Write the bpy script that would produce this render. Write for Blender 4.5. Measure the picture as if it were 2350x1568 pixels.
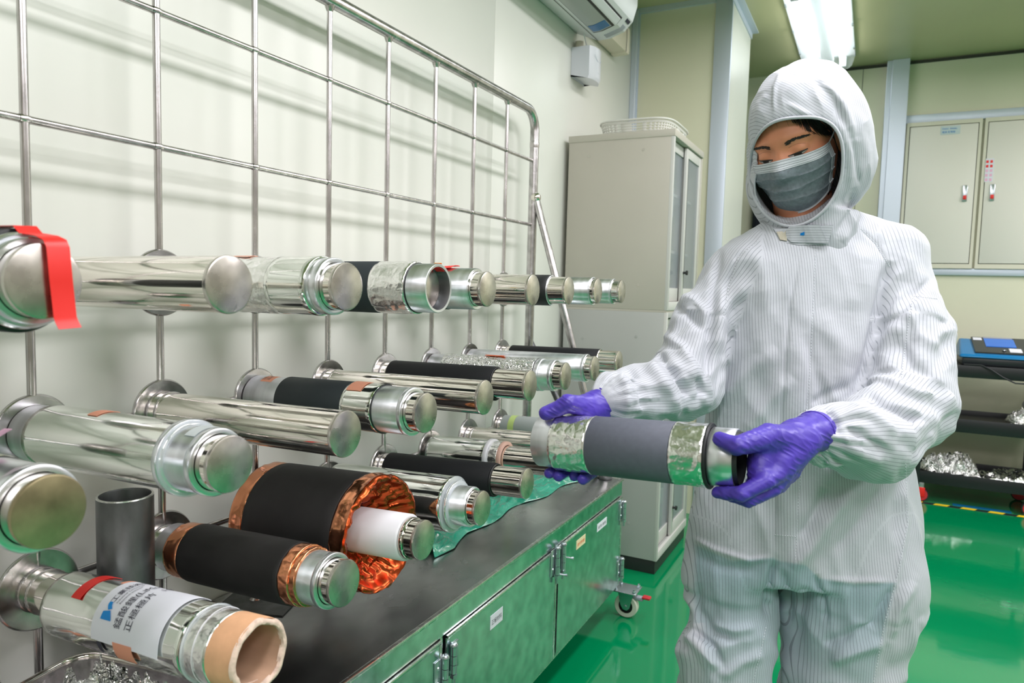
import bpy, bmesh, math, random
import numpy as np
from mathutils import Matrix, Vector, Euler

for o in list(bpy.data.objects): bpy.data.objects.remove(o)
SC = bpy.context.scene
COL = SC.collection
random.seed(4); RNG = np.random.default_rng(4)
PI = math.pi

# ---------------------------------------------------------------- camera
F = 1622.03                                    # focal length in pixels of the 2350 px wide frame
CAM = np.array([1.136, -0.6236, 1.188])
RM = np.array([[0.89094, 0.45336, 0.02633], [-0.05862, 0.05732, 0.99663], [-0.45032, 0.88948, -0.07765]])
cd = bpy.data.cameras.new('camera'); cam = bpy.data.objects.new('camera', cd); COL.objects.link(cam)
cd.sensor_width = 36; cd.lens = F/2350*36; cd.clip_start = 0.02
cam.matrix_world = Matrix(((RM[0][0], RM[1][0], -RM[2][0], CAM[0]), (RM[0][1], RM[1][1], -RM[2][1], CAM[1]),
                           (RM[0][2], RM[1][2], -RM[2][2], CAM[2]), (0, 0, 0, 1)))
cd.dof.use_dof = True; cd.dof.focus_distance = 1.45; cd.dof.aperture_fstop = 6.3
SC.camera = cam
def K(x, y, d):                                # a measured pixel and its distance -> point in the room
    return CAM + RM.T @ np.array([(x-1175)/F, -(y-784)/F, 1.0])*d

# ---------------------------------------------------------------- world, light, exposure
w = bpy.data.worlds.new('world'); SC.world = w; w.use_nodes = True
w.node_tree.nodes['Background'].inputs[0].default_value = (0.85, 0.9, 1, 1)
w.node_tree.nodes['Background'].inputs[1].default_value = 0.05
CEIL = 2.67
def area(x, y, sx, sy, power, z=CEIL-0.09):
    l = bpy.data.lights.new('unseen_ceiling_light', 'AREA'); l.shape = 'RECTANGLE'; l.size = sx; l.size_y = sy
    l.energy = power; l.color = (1.0, 0.955, 1.0)
    o = bpy.data.objects.new('unseen_ceiling_light', l); o.location = (x, y, z); COL.objects.link(o)
for (x, y) in ((1.25, 0.75), (1.25, -1.7), (2.3, 0.75), (2.3, -1.7), (3.6, 0.75), (3.6, -1.7), (3.2, 3.4), (1.2, 2.3)):  # all out of view; the last is added to brighten the back wall
    area(x, y, 0.30, 1.25, 15 if y == 2.3 else 21 if y < 3 else 46)
SC.view_settings.view_transform = 'Standard'; SC.view_settings.look = 'None'
SC.view_settings.gamma = 1; SC.view_settings.use_curve_mapping = False
SC.view_settings.exposure = 0.34

# ---------------------------------------------------------------- materials
def mat(name, col, rough=0.5, metal=0.0, spec=0.5, coat=0, bump=None, var=None, alpha=1, trans=0, emit=None, aniso=0, sheen=0):
    """bump=(scale, strength, distance, stretch)  var=(scale, amount, stretch)"""
    m = bpy.data.materials.new(name); m.use_nodes = True
    nt = m.node_tree; b = nt.nodes['Principled BSDF']
    b.inputs['Base Color'].default_value = (*col, 1); b.inputs['Roughness'].default_value = rough
    b.inputs['Metallic'].default_value = metal; b.inputs['Specular IOR Level'].default_value = spec
    b.inputs['Coat Weight'].default_value = coat; b.inputs['Coat Roughness'].default_value = 0.05
    b.inputs['Transmission Weight'].default_value = trans; b.inputs['Alpha'].default_value = alpha
    b.inputs['Anisotropic'].default_value = aniso
    if emit:
        b.inputs['Emission Color'].default_value = (*emit[0], 1); b.inputs['Emission Strength'].default_value = emit[1]
    def tex(scale, stretch, detail=6):
        tc = nt.nodes.new('ShaderNodeTexCoord'); mp = nt.nodes.new('ShaderNodeMapping'); n = nt.nodes.new('ShaderNodeTexNoise')
        mp.inputs['Scale'].default_value = stretch; n.inputs['Scale'].default_value = scale; n.inputs['Detail'].default_value = detail
        nt.links.new(tc.outputs['Object'], mp.inputs[0]); nt.links.new(mp.outputs[0], n.inputs['Vector']); return n
    if bump:
        n = tex(bump[0], bump[3] if len(bump) > 3 else (1, 1, 1)); bp = nt.nodes.new('ShaderNodeBump')
        bp.inputs['Strength'].default_value = bump[1]; bp.inputs['Distance'].default_value = bump[2]
        nt.links.new(n.outputs[0], bp.inputs['Height']); nt.links.new(bp.outputs[0], b.inputs['Normal'])
    if var:
        n = tex(var[0], var[2] if len(var) > 2 else (1, 1, 1)); cr = nt.nodes.new('ShaderNodeValToRGB')
        lo = [max(0, c*(1-var[1])) for c in col]; hi = [min(1, c*(1+var[1])) for c in col]
        cr.color_ramp.elements[0].position = 0.32; cr.color_ramp.elements[1].position = 0.68
        cr.color_ramp.elements[0].color = (*lo, 1); cr.color_ramp.elements[1].color = (*hi, 1)
        nt.links.new(n.outputs[0], cr.inputs[0]); nt.links.new(cr.outputs[0], b.inputs['Base Color'])
        if metal > 0.5:
            mr = nt.nodes.new('ShaderNodeMapRange'); mr.inputs['To Min'].default_value = rough*0.75; mr.inputs['To Max'].default_value = min(1, rough*1.35)
            nt.links.new(n.outputs[0], mr.inputs[0]); nt.links.new(mr.outputs[0], b.inputs['Roughness'])
    return m
def foilmat(name, col, rough, scale, strength, stretch=(1, 1, 1), dist=0.004):
    m = bpy.data.materials.new(name); m.use_nodes = True; nt = m.node_tree; b = nt.nodes['Principled BSDF']
    b.inputs['Base Color'].default_value = (*col, 1); b.inputs['Metallic'].default_value = 1; b.inputs['Roughness'].default_value = rough
    tc = nt.nodes.new('ShaderNodeTexCoord'); mp = nt.nodes.new('ShaderNodeMapping'); mp.inputs['Scale'].default_value = stretch
    nz = nt.nodes.new('ShaderNodeTexNoise'); nz.inputs['Scale'].default_value = scale*0.7; nz.inputs['Detail'].default_value = 3
    mx = nt.nodes.new('ShaderNodeMixRGB'); mx.inputs[0].default_value = 0.06
    vo = nt.nodes.new('ShaderNodeTexVoronoi'); vo.inputs['Scale'].default_value = scale
    ad = nt.nodes.new('ShaderNodeMath'); ad.operation = 'ADD'
    bp = nt.nodes.new('ShaderNodeBump'); bp.inputs['Strength'].default_value = strength; bp.inputs['Distance'].default_value = dist
    nt.links.new(tc.outputs['Object'], mp.inputs[0]); nt.links.new(mp.outputs[0], nz.inputs['Vector'])
    nt.links.new(mp.outputs[0], mx.inputs[1]); nt.links.new(nz.outputs[1], mx.inputs[2]); nt.links.new(mx.outputs[0], vo.inputs['Vector'])
    nt.links.new(vo.outputs['Distance'], ad.inputs[0]); nt.links.new(nz.outputs[0], ad.inputs[1])
    nt.links.new(ad.outputs[0], bp.inputs['Height']); nt.links.new(bp.outputs[0], b.inputs['Normal'])
    return m
M = {}
M['wall'] = mat('wall_cream_paint', (0.765, 0.775, 0.715), 0.33, var=(2.2, 0.02), bump=(3, 0.05, 0.01))
M['wall_far'] = mat('wall_panel_beige', (0.72, 0.71, 0.54), 0.4, var=(2, 0.03))
M['ceiling'] = mat('ceiling_panel', (0.52, 0.50, 0.29), 0.3, var=(1.5, 0.05))
M['alu_trim'] = mat('aluminium_trim', (0.62, 0.68, 0.78), 0.4, metal=0.35)
M['dark_gap'] = mat('dark_joint', (0.05, 0.05, 0.04), 0.8)
M['polished'] = mat('polished_steel', (0.80, 0.76, 0.70), 0.07, metal=1, var=(30, 0.06, (0.15, 1, 1)), bump=(14, 0.06, 0.003, (0.2, 1, 1)))
M['steel'] = mat('satin_steel', (0.52, 0.50, 0.50), 0.24, metal=1, var=(40, 0.22), bump=(60, 0.1, 0.001))
M['bar'] = mat('welded_bar_steel', (0.58, 0.55, 0.55), 0.24, metal=1, var=(45, 0.2, (1, 1, 0.3)), bump=(70, 0.15, 0.001))
M['cap'] = mat('brushed_disc_steel', (0.62, 0.58, 0.54), 0.27, metal=1, var=(28, 0.22), bump=(90, 0.08, 0.0006))
M['cap_brown'] = mat('brown_reflection_disc_steel', (0.36, 0.30, 0.18), 0.35, metal=0.9, var=(24, 0.3))  # brown reflection on one rod end, put into the steel's colour
M['alu'] = mat('turned_aluminium', (0.80, 0.82, 0.86), 0.32, metal=1, var=(60, 0.08, (1, 0.1, 0.1)), bump=(140, 0.12, 0.0006, (1, 0.06, 0.06)), aniso=0.4)
M['foil'] = foilmat('aluminium_foil', (0.90, 0.90, 0.88), 0.24, 42, 0.55, (1, 1, 1), 0.0035)
M['foil_smooth'] = foilmat('smooth_aluminium_foil', (0.82, 0.84, 0.80), 0.1, 12, 0.16, (0.4, 1, 1), 0.004)
M['foil_crumple'] = foilmat('crumpled_aluminium_foil', (0.9, 0.9, 0.9), 0.12, 75, 0.9, (1, 1, 1), 0.004)
M['copper'] = foilmat('copper_foil', (0.88, 0.36, 0.19), 0.2, 30, 0.4, (1, 1, 1), 0.004)
M['copper_deep'] = foilmat('copper_foil_edges', (0.50, 0.085, 0.025), 0.26, 16, 0.35, (0.35, 1, 1), 0.005)
M['black'] = mat('black_coating', (0.013, 0.014, 0.016), 0.62, spec=0.25, var=(20, 0.1))
M['graphite'] = mat('graphite_coating', (0.026, 0.034, 0.038), 0.6, spec=0.3)
M['grey'] = mat('grey_coating', (0.115, 0.125, 0.16), 0.62, spec=0.3, var=(120, 0.05))
M['brown_black'] = mat('graphite_brown_coating', (0.022, 0.0205, 0.021), 0.58, spec=0.3, var=(12, 0.15))
M['rubber'] = mat('black_rubber', (0.012, 0.014, 0.016), 0.5)
M['white_plastic'] = mat('white_plastic_core', (0.80, 0.80, 0.84), 0.35)
M['pale_plastic'] = mat('pale_grey_plastic', (0.50, 0.55, 0.55), 0.45)
M['clear'] = mat('clear_plastic_film', (0.75, 0.80, 0.85), 0.08, spec=0.8, alpha=0.35)
M['card'] = mat('cardboard_core', (0.72, 0.40, 0.22), 0.75, var=(30, 0.12))
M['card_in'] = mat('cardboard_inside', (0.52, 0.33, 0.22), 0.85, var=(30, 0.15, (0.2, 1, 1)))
M['card_edge'] = mat('torn_cardboard_edge', (0.72, 0.55, 0.45), 0.9, var=(90, 0.2), bump=(120, 0.6, 0.003))
M['paper'] = mat('white_paper', (0.76, 0.77, 0.84), 0.75, bump=(40, 0.15, 0.002))
M['ink'] = mat('black_ink', (0.03, 0.03, 0.05), 0.6)
M['blue_ink'] = mat('blue_ink', (0.0, 0.24, 0.66), 0.5)
M['red_tape'] = mat('red_tape', (0.82, 0.02, 0.015), 0.42, bump=(60, 0.1, 0.001))
M['salmon_tape'] = mat('salmon_masking_tape', (0.80, 0.34, 0.22), 0.65)
M['pink_tape'] = mat('pink_paper_tape', (0.85, 0.48, 0.66), 0.6)
M['orange_tape'] = mat('orange_red_tape', (0.78, 0.13, 0.03), 0.5)
M['yellow_tape'] = mat('yellow_tape', (0.88, 0.62, 0.02), 0.5)
M['lime_tape'] = mat('lime_tape', (0.58, 0.75, 0.25), 0.5)
M['stainless'] = mat('stainless_cart_sheet', (0.60, 0.72, 0.73), 0.2, metal=1, var=(26, 0.2), bump=(30, 0.08, 0.002))
M['stainless_top'] = mat('stainless_worktop_sheet', (0.50, 0.50, 0.51), 0.25, metal=1, var=(6, 0.32, (1, 0.6, 1)), bump=(18, 0.1, 0.002))
M['edge_steel'] = mat('bright_edge_steel', (0.78, 0.77, 0.76), 0.25, metal=1, var=(50, 0.12))
M['galv'] = mat('zinc_plated_steel', (0.55, 0.60, 0.64), 0.25, metal=0.9)
M['dark_steel'] = mat('dark_mill_steel', (0.17, 0.175, 0.18), 0.42, metal=0.9, var=(25, 0.3, (1, 1, 0.5)), bump=(50, 0.15, 0.001))
M['nylon'] = mat('cream_nylon_wheel', (0.72, 0.72, 0.62), 0.35)
M['red_plastic'] = mat('red_plastic', (0.55, 0.03, 0.04), 0.4)
M['grey_plastic'] = mat('grey_plastic', (0.35, 0.37, 0.42), 0.4)
M['cabinet'] = mat('cabinet_grey_beige_paint', (0.50, 0.475, 0.41), 0.42, var=(4, 0.02))
M['cabinet_light'] = mat('cabinet_light_paint', (0.58, 0.58, 0.55), 0.4)
M['cabinet_low'] = mat('cabinet_grey_paint', (0.42, 0.43, 0.41), 0.42, var=(4, 0.02))
M['plinth'] = mat('black_plinth', (0.02, 0.022, 0.022), 0.4)
M['glass'] = mat('cabinet_glass', (0.5, 0.56, 0.6), 0.04, spec=0.9, alpha=0.35)
M['white_box'] = mat('white_appliance_plastic', (0.72, 0.74, 0.80), 0.35)
M['ac_white'] = mat('aircon_white_plastic', (0.66, 0.68, 0.69), 0.3)
M['ac_vane'] = mat('aircon_vane_grey', (0.36, 0.38, 0.37), 0.3)
M['cream_plastic'] = mat('cream_duct_plastic', (0.70, 0.64, 0.52), 0.45)
M['blue_film'] = mat('blue_sticker', (0.0, 0.13, 0.34), 0.3)
M['basket'] = mat('white_basket_plastic', (0.66, 0.67, 0.62), 0.45)
M['panel_door'] = mat('electrical_panel_paint', (0.78, 0.75, 0.68), 0.42)
M['panel_frame'] = mat('electrical_panel_frame', (0.70, 0.67, 0.55), 0.42)
M['black_paint'] = mat('black_powder_coat', (0.010, 0.012, 0.014), 0.4)
M['device_blue'] = mat('blue_device_plastic', (0.0, 0.17, 0.42), 0.3)
M['device_dark'] = mat('dark_device_plastic', (0.018, 0.022, 0.026), 0.35)
M['screen_dark'] = mat('dark_screen', (0.02, 0.022, 0.03), 0.12)
M['sheet_green'] = mat('green_tinted_plastic_sheet', (0.0, 0.42, 0.27), 0.1, spec=0.9, coat=1, bump=(22, 0.7, 0.012))
M['tube_glow'] = mat('fluorescent_tube', (1, 1, 1), 0.5, emit=((0.97, 0.99, 1.0), 8))
M['fixture'] = mat('fixture_reflector', (0.82, 0.86, 0.88), 0.2, metal=0.3)
M['acrylic'] = mat('clear_acrylic_cover', (0.9, 0.93, 0.95), 0.08, alpha=0.3)
M['skin'] = mat('skin', (0.70, 0.28, 0.155), 0.45, spec=0.4, var=(14, 0.10), bump=(260, 0.06, 0.0006))
M['skin'].node_tree.nodes['Principled BSDF'].inputs['Subsurface Weight'].default_value = 0.06
M['skin'].node_tree.nodes['Principled BSDF'].inputs['Subsurface Radius'].default_value = (0.012, 0.004, 0.002)
M['hair'] = mat('black_hair', (0.018, 0.013, 0.011), 0.45)
M['eye_white'] = mat('eye_white', (0.55, 0.5, 0.47), 0.2)
M['glove'] = mat('violet_nitrile_glove', (0.072, 0.042, 0.40), 0.40, spec=0.45, bump=(70, 0.25, 0.002), var=(20, 0.12))
M['mask'] = mat('charcoal_mask_fabric', (0.18, 0.215, 0.245), 0.85, var=(160, 0.16), bump=(300, 0.2, 0.0006))
M['mask_edge'] = mat('mask_white_edge', (0.62, 0.65, 0.70), 0.8, bump=(200, 0.2, 0.0005))
M['shoe'] = mat('white_boot', (0.7, 0.72, 0.75), 0.6)

# green epoxy floor with fine scratches
def floor_mat():
    m = mat('green_epoxy', (0.0, 0.235, 0.082), 0.09, spec=0.55, coat=0.35)
    nt = m.node_tree; b = nt.nodes['Principled BSDF']
    tc = nt.nodes.new('ShaderNodeTexCoord'); n = nt.nodes.new('ShaderNodeTexNoise'); n.inputs['Scale'].default_value = 1.4; n.inputs['Detail'].default_value = 4
    cr = nt.nodes.new('ShaderNodeValToRGB'); cr.color_ramp.elements[0].color = (0.0, 0.185, 0.065, 1); cr.color_ramp.elements[1].color = (0.0, 0.29, 0.10, 1)
    n2 = nt.nodes.new('ShaderNodeTexNoise'); n2.inputs['Scale'].default_value = 5; n2.inputs['Detail'].default_value = 3
    bp = nt.nodes.new('ShaderNodeBump'); bp.inputs['Strength'].default_value = 0.12; bp.inputs['Distance'].default_value = 0.01
    nt.links.new(tc.outputs['Object'], n.inputs['Vector']); nt.links.new(tc.outputs['Object'], n2.inputs['Vector'])
    nt.links.new(n.outputs[0], cr.inputs[0]); nt.links.new(cr.outputs[0], b.inputs['Base Color'])
    nt.links.new(n2.outputs[0], bp.inputs['Height']); nt.links.new(bp.outputs[0], b.inputs['Normal'])
    return m
M['floor'] = floor_mat()
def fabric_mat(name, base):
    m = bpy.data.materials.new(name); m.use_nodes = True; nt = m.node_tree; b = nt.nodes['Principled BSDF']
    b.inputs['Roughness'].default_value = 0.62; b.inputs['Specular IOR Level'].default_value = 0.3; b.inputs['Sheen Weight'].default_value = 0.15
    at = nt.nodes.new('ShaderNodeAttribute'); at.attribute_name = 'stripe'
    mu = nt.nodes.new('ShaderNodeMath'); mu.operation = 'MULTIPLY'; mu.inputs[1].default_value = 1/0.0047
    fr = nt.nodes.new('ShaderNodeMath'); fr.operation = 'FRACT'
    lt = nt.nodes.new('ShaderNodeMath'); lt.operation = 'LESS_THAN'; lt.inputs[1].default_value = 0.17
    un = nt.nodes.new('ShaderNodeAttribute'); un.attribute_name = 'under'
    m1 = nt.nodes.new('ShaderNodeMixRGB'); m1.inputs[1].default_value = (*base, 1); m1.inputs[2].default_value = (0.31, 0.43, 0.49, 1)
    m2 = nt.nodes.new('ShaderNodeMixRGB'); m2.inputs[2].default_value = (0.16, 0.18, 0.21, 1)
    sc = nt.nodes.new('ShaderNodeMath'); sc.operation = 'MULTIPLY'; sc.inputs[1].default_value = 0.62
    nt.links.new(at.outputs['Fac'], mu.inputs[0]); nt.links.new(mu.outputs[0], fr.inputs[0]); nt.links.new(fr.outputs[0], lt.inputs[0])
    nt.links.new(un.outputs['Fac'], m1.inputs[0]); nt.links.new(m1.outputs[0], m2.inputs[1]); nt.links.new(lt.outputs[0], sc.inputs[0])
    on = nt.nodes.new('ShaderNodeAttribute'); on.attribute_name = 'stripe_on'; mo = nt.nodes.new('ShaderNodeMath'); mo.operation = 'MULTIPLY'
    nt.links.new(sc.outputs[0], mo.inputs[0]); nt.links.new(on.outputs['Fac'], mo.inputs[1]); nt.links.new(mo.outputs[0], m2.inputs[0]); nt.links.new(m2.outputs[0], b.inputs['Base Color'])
    tc = nt.nodes.new('ShaderNodeTexCoord'); n = nt.nodes.new('ShaderNodeTexNoise'); n.inputs['Scale'].default_value = 28; n.inputs['Detail'].default_value = 5
    bp = nt.nodes.new('ShaderNodeBump'); bp.inputs['Strength'].default_value = 0.28; bp.inputs['Distance'].default_value = 0.006
    nt.links.new(tc.outputs['Object'], n.inputs['Vector']); nt.links.new(n.outputs[0], bp.inputs['Height']); nt.links.new(bp.outputs[0], b.inputs['Normal'])
    return m
M['fabric'] = fabric_mat('striped_cleanroom_fabric', (0.52, 0.54, 0.59))
M['velcro'] = mat('beige_velcro', (0.50, 0.47, 0.38), 0.9)

# ---------------------------------------------------------------- mesh helpers
def tag(o, label=None, cat=None, group=None, kind=None):
    if label: o['label'] = label
    if cat: o['category'] = cat
    if group: o['group'] = group
    if kind: o['kind'] = kind
    return o
def thing(name, label, cat, loc=(0, 0, 0), rot=(0, 0, 0), group=None):
    o = bpy.data.objects.new(name, None); COL.objects.link(o); o.empty_display_size = 0.05
    o.location = loc; o.rotation_euler = rot
    return tag(o, label, cat, group)
def mobj(name, V, Fc, m, parent=None, smooth=None, loc=None, rot=None, label=None):
    me = bpy.data.meshes.new(name); me.from_pydata([tuple(map(float, v)) for v in V], [], [tuple(map(int, f)) for f in Fc]); me.validate()
    if smooth is not None:
        me.shade_smooth()
        if smooth < 179: me.set_sharp_from_angle(angle=math.radians(smooth))
    me.materials.append(m)
    o = bpy.data.objects.new(name, me); COL.objects.link(o)
    if parent: o.parent = parent
    if loc is not None: o.location = loc
    if rot is not None: o.rotation_euler = rot
    if label: o['label'] = label
    return o
class MB:
    """collects shapes for ONE mesh object"""
    def __init__(s): s.V = []; s.F = []
    def add(s, V, Fc):
        n = len(s.V); s.V += [tuple(v) for v in V]; s.F += [tuple(i+n for i in f) for f in Fc]; return s
    def box(s, x0, x1, y0, y1, z0, z1, bev=0.0):
        if bev <= 0:
            V = [(x, y, z) for x in (x0, x1) for y in (y0, y1) for z in (z0, z1)]
            return s.add(V, [(0, 1, 3, 2), (4, 6, 7, 5), (0, 4, 5, 1), (2, 3, 7, 6), (0, 2, 6, 4), (1, 5, 7, 3)])
        bm = bmesh.new(); bmesh.ops.create_cube(bm, size=1)
        for v in bm.verts: v.co = ((x0+x1)/2+v.co.x*(x1-x0), (y0+y1)/2+v.co.y*(y1-y0), (z0+z1)/2+v.co.z*(z1-z0))
        bmesh.ops.bevel(bm, geom=bm.edges[:], offset=bev, segments=2, affect='EDGES', profile=0.5)
        bm.verts.index_update(); V = [tuple(v.co) for v in bm.verts]; Fc = [[v.index for v in f.verts] for f in bm.faces]; bm.free()
        return s.add(V, Fc)
    def tube(s, pts, r, n=12, closed=False, cap=True):
        pts = [Vector(p) for p in pts]; N = len(pts); rs = r if hasattr(r, '__len__') else [r]*N
        up = None; V = []
        for i, p in enumerate(pts):
            a = pts[(i-1) % N] if (i > 0 or closed) else pts[0]; b = pts[(i+1) % N] if (i < N-1 or closed) else pts[-1]
            t = (b-a).normalized()
            if up is None:
                up = Vector((0, 0, 1)) if abs(t.z) < 0.9 else Vector((1, 0, 0))
            u = (up-t*up.dot(t)).normalized(); v = t.cross(u); up = u
            for k in range(n):
                c = 2*PI*k/n; V.append(p+(u*math.cos(c)+v*math.sin(c))*rs[i])
        Fc = []
        for i in range(N if closed else N-1):
            j = (i+1) % N
            for k in range(n): Fc.append((i*n+k, i*n+(k+1) % n, j*n+(k+1) % n, j*n+k))
        if cap and not closed: Fc += [tuple(range(n))[::-1], tuple((N-1)*n+k for k in range(n))]
        return s.add(V, Fc)
    def lathe(s, prof, n=64, disp=None, o=(0, 0, 0), ax='x', a0=0, a1=2*PI):
        """revolve (x, r) about the x axis; disp(x, ang) -> dr"""
        V = []; rings = []; full = abs(a1-a0-2*PI) < 1e-6; cnt = n if full else n+1
        for (x, r) in prof:
            if r < 1e-6: rings.append([len(V)]); V.append((x, 0, 0)); continue
            ring = []
            for k in range(cnt):
                a = a0+(a1-a0)*k/n; rr = r+(disp(x, a) if disp else 0)
                ring.append(len(V)); V.append((x, -rr*math.sin(a), rr*math.cos(a)))
            rings.append(ring)
        Fc = []
        for A, B in zip(rings, rings[1:]):
            if len(A) == 1 and len(B) == 1: continue
            for k in range(n):
                k2 = (k+1) % cnt
                if len(A) == 1: Fc.append((A[0], B[k2], B[k]))
                elif len(B) == 1: Fc.append((A[k], A[k2], B[0]))
                else: Fc.append((A[k], A[k2], B[k2], B[k]))
        if ax == 'z': V = [(-z, y, x) for x, y, z in V]
        if ax == 'y': V = [(-y, x, z) for x, y, z in V]
        V = [(x+o[0], y+o[1], z+o[2]) for x, y, z in V]
        return s.add(V, Fc)
    def build(s, name, m, parent=None, smooth=None, loc=None, rot=None, label=None):
        return mobj(name, s.V, s.F, m, parent, smooth, loc, rot, label)
def box(name, x0, x1, y0, y1, z0, z1, m, parent=None, bev=0.0, label=None):
    return MB().box(x0, x1, y0, y1, z0, z1, bev).build(name, m, parent, 35 if bev else None, label=label)
def tube(name, pts, r, m, parent=None, n=12, closed=False): return MB().tube(pts, r, n, closed).build(name, m, parent, 50)
def lerp(a, b, t): return a+(b-a)*t
def arc(c, r, a0, a1, n, plane='yz'):
    out = []
    for i in range(n+1):
        a = lerp(a0, a1, i/n); d = (math.cos(a)*r, math.sin(a)*r)
        out.append((c[0], c[1]+d[0], c[2]+d[1]) if plane == 'yz' else (c[0]+d[0], c[1], c[2]+d[1]) if plane == 'xz' else (c[0]+d[0], c[1]+d[1], c[2]))
    return out
def hash3(i, j, k, s):
    h = (i.astype(np.int64)*374761393+j.astype(np.int64)*668265263+k.astype(np.int64)*2147483647+s*974711) & 0xffffffff
    h = ((h ^ (h >> 13))*1274126177) & 0xffffffff
    return ((h ^ (h >> 16)) & 0xffff)/65535.0
def vnoise(p, s=0):
    p = np.asarray(p, float); i = np.floor(p); f = p-i; f = f*f*(3-2*f); i = i.astype(np.int64); out = 0
    for a in (0, 1):
        for b in (0, 1):
            for c in (0, 1):
                wgt = (f[:, 0] if a else 1-f[:, 0])*(f[:, 1] if b else 1-f[:, 1])*(f[:, 2] if c else 1-f[:, 2])
                out = out+wgt*hash3(i[:, 0]+a, i[:, 1]+b, i[:, 2]+c, s)
    return out
def ridged(p, s=0): return 1-np.abs(2*vnoise(p, s)-1)*1.6
def wrinkle(amp, sx=40, sa=30, seed=0, keep=1.0):
    """foil creases: function of (x, angle) for lathe displacement"""
    def f(x, a):
        p = np.array([[x*sx, math.cos(a)*sa/6, math.sin(a)*sa/6]])
        return float(amp*(ridged(p, seed)[0]*0.7+vnoise(p*2.3, seed+5)[0]*0.5-0.6))
    return f
def wrap(name, r, x0, x1, a0, a1, m, parent, t=0.0006, n=16, nx=2, lift=None):
    """a flat strip or label bent round a roll of radius r; angle 0 is the top, 90 degrees the near side"""
    V = []; a0 = math.radians(a0); a1 = math.radians(a1)
    for lay in (0, 1):
        for i in range(nx+1):
            for k in range(n+1):
                x = lerp(x0, x1, i/nx); a = lerp(a0, a1, k/n); rr = r+0.0003+lay*t+(lift(i/nx, k/n) if lift else 0)
                V.append((x, -rr*math.sin(a), rr*math.cos(a)))
    L = (nx+1)*(n+1); Fc = []; q = lambda i, k: i*(n+1)+k
    for i in range(nx):
        for k in range(n):
            Fc.append((q(i, k), q(i, k+1), q(i+1, k+1), q(i+1, k))); Fc.append(tuple(L+j for j in (q(i, k), q(i+1, k), q(i+1, k+1), q(i, k+1))))
    for k in range(n):
        for i in (0, nx): Fc.append((q(i, k), q(i, k+1), L+q(i, k+1), L+q(i, k)))
    for i in range(nx):
        for k in (0, n): Fc.append((q(i, k), q(i+1, k), L+q(i+1, k), L+q(i, k)))
    return mobj(name, V, Fc, m, parent, 40)
def textmesh(body, size, maxw=None, ext=0.0):
    cu = bpy.data.curves.new('t', 'FONT'); cu.body = body; cu.size = size; cu.extrude = ext; cu.resolution_u = 3
    ob = bpy.data.objects.new('t', cu); COL.objects.link(ob)
    bpy.context.view_layer.update()
    me = bpy.data.meshes.new_from_object(ob.evaluated_get(bpy.context.evaluated_depsgraph_get()))
    V = np.array([v.co[:] for v in me.vertices]) if len(me.vertices) else np.zeros((0, 3)); Fc = [tuple(p.vertices) for p in me.polygons]
    bpy.data.objects.remove(ob); bpy.data.curves.remove(cu); bpy.data.meshes.remove(me)
    return V, Fc
def flat_text(name, body, size, org, ux, uy, m, parent, off=0.0008):
    V, Fc = textmesh(body, size)
    if not len(V): return
    ux = np.array(ux, float); uy = np.array(uy, float); nn = np.cross(ux, uy)
    W = np.array(org)+V[:, :1]*ux+V[:, 1:2]*uy+nn*off
    return mobj(name, W, Fc, m, parent)

# ================================================================ THE ROOM
XW = -0.08
st = lambda o: tag(o, kind='structure')
st(box('floor', XW-0.1, 4.6, -3.1, 4.7, -0.08, 0, M['floor']))
st(box('ceiling', XW-0.1, 4.6, -3.1, 4.7, CEIL, CEIL+0.08, M['ceiling']))
wl = st(box('wall_left', XW-0.1, XW-0.012, -3.1, 4.7, 0, CEIL, M['dark_gap']))
ys = [-3.1, -0.8, 1.584, 3.12]
for a, b in zip(ys, ys[1:]): box('wall_panel', XW-0.012, XW, a+0.0006, b-0.0006, 0, CEIL, M['wall'], wl, 0.0006)
wb = st(box('wall_back', XW, 0.36, 3.14, 3.2, 0, CEIL, M['dark_gap']))
box('wall_panel', XW, 0.352, 3.12, 3.14, 0, CEIL, M['wall_far'], wb)
wc = st(box('wall_column', 0.352, 0.432, 3.128, 3.68, 0, CEIL, M['wall']))
wf = st(box('wall_far', XW, 4.6, 4.60, 4.7, 0, CEIL, M['dark_gap']))
for a, b in ((XW, 0.998), (1.0, 1.16), (1.16, 2.34), (2.342, 3.5), (3.502, 4.6)): box('wall_panel', a+0.0008, b-0.0008, 4.58, 4.6, 0, CEIL, M['wall_far'], wf)
M['wall_dim'] = mat('wall_dim_for_reflections', (0.34, 0.31, 0.26), 0.5)  # unseen walls, darkened so the steel ends reflect a dimmer room
st(box('wall_right', 4.5, 4.6, -3.1, 4.58, 0, CEIL, M['wall_dim']))
st(box('wall_behind', XW, 4.5, -3.1, -3.0, 0, CEIL, M['wall_dim']))
t1 = MB().box(XW, XW+0.030, 3.088, 3.12, 0, CEIL-0.012, 0.003).box(XW+0.030, XW+0.036, 3.112, 3.12, 0, CEIL-0.012)
st(t1.build('trim_1', M['alu_trim']))
st(box('trim_2', 0.348, 0.433, 3.108, 3.128, 0, CEIL, M['alu_trim'], bev=0.002))
st(MB().box(0.432, 0.438, 2.2, 3.70, CEIL-0.036, CEIL).box(0.432, 0.472, 2.2, 3.70, CEIL-0.006, CEIL-0.0005).build('trim_3', M['alu_trim']))
st(box('trim_4', XW+0.002, 0.348, 3.102, 3.12, CEIL-0.026, CEIL, M['alu_trim']))
st(MB().box(1.135, 1.262, 4.52, 4.58, 0, CEIL, 0.004).box(1.165, 1.262, 4.508, 4.52, 0, CEIL, 0.003).build('trim_5', M['alu_trim']))
st(box('trim_6', 1.262, 3.3, 4.562, 4.58, 2.278, 2.330, M['alu_trim'], bev=0.003))
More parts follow.
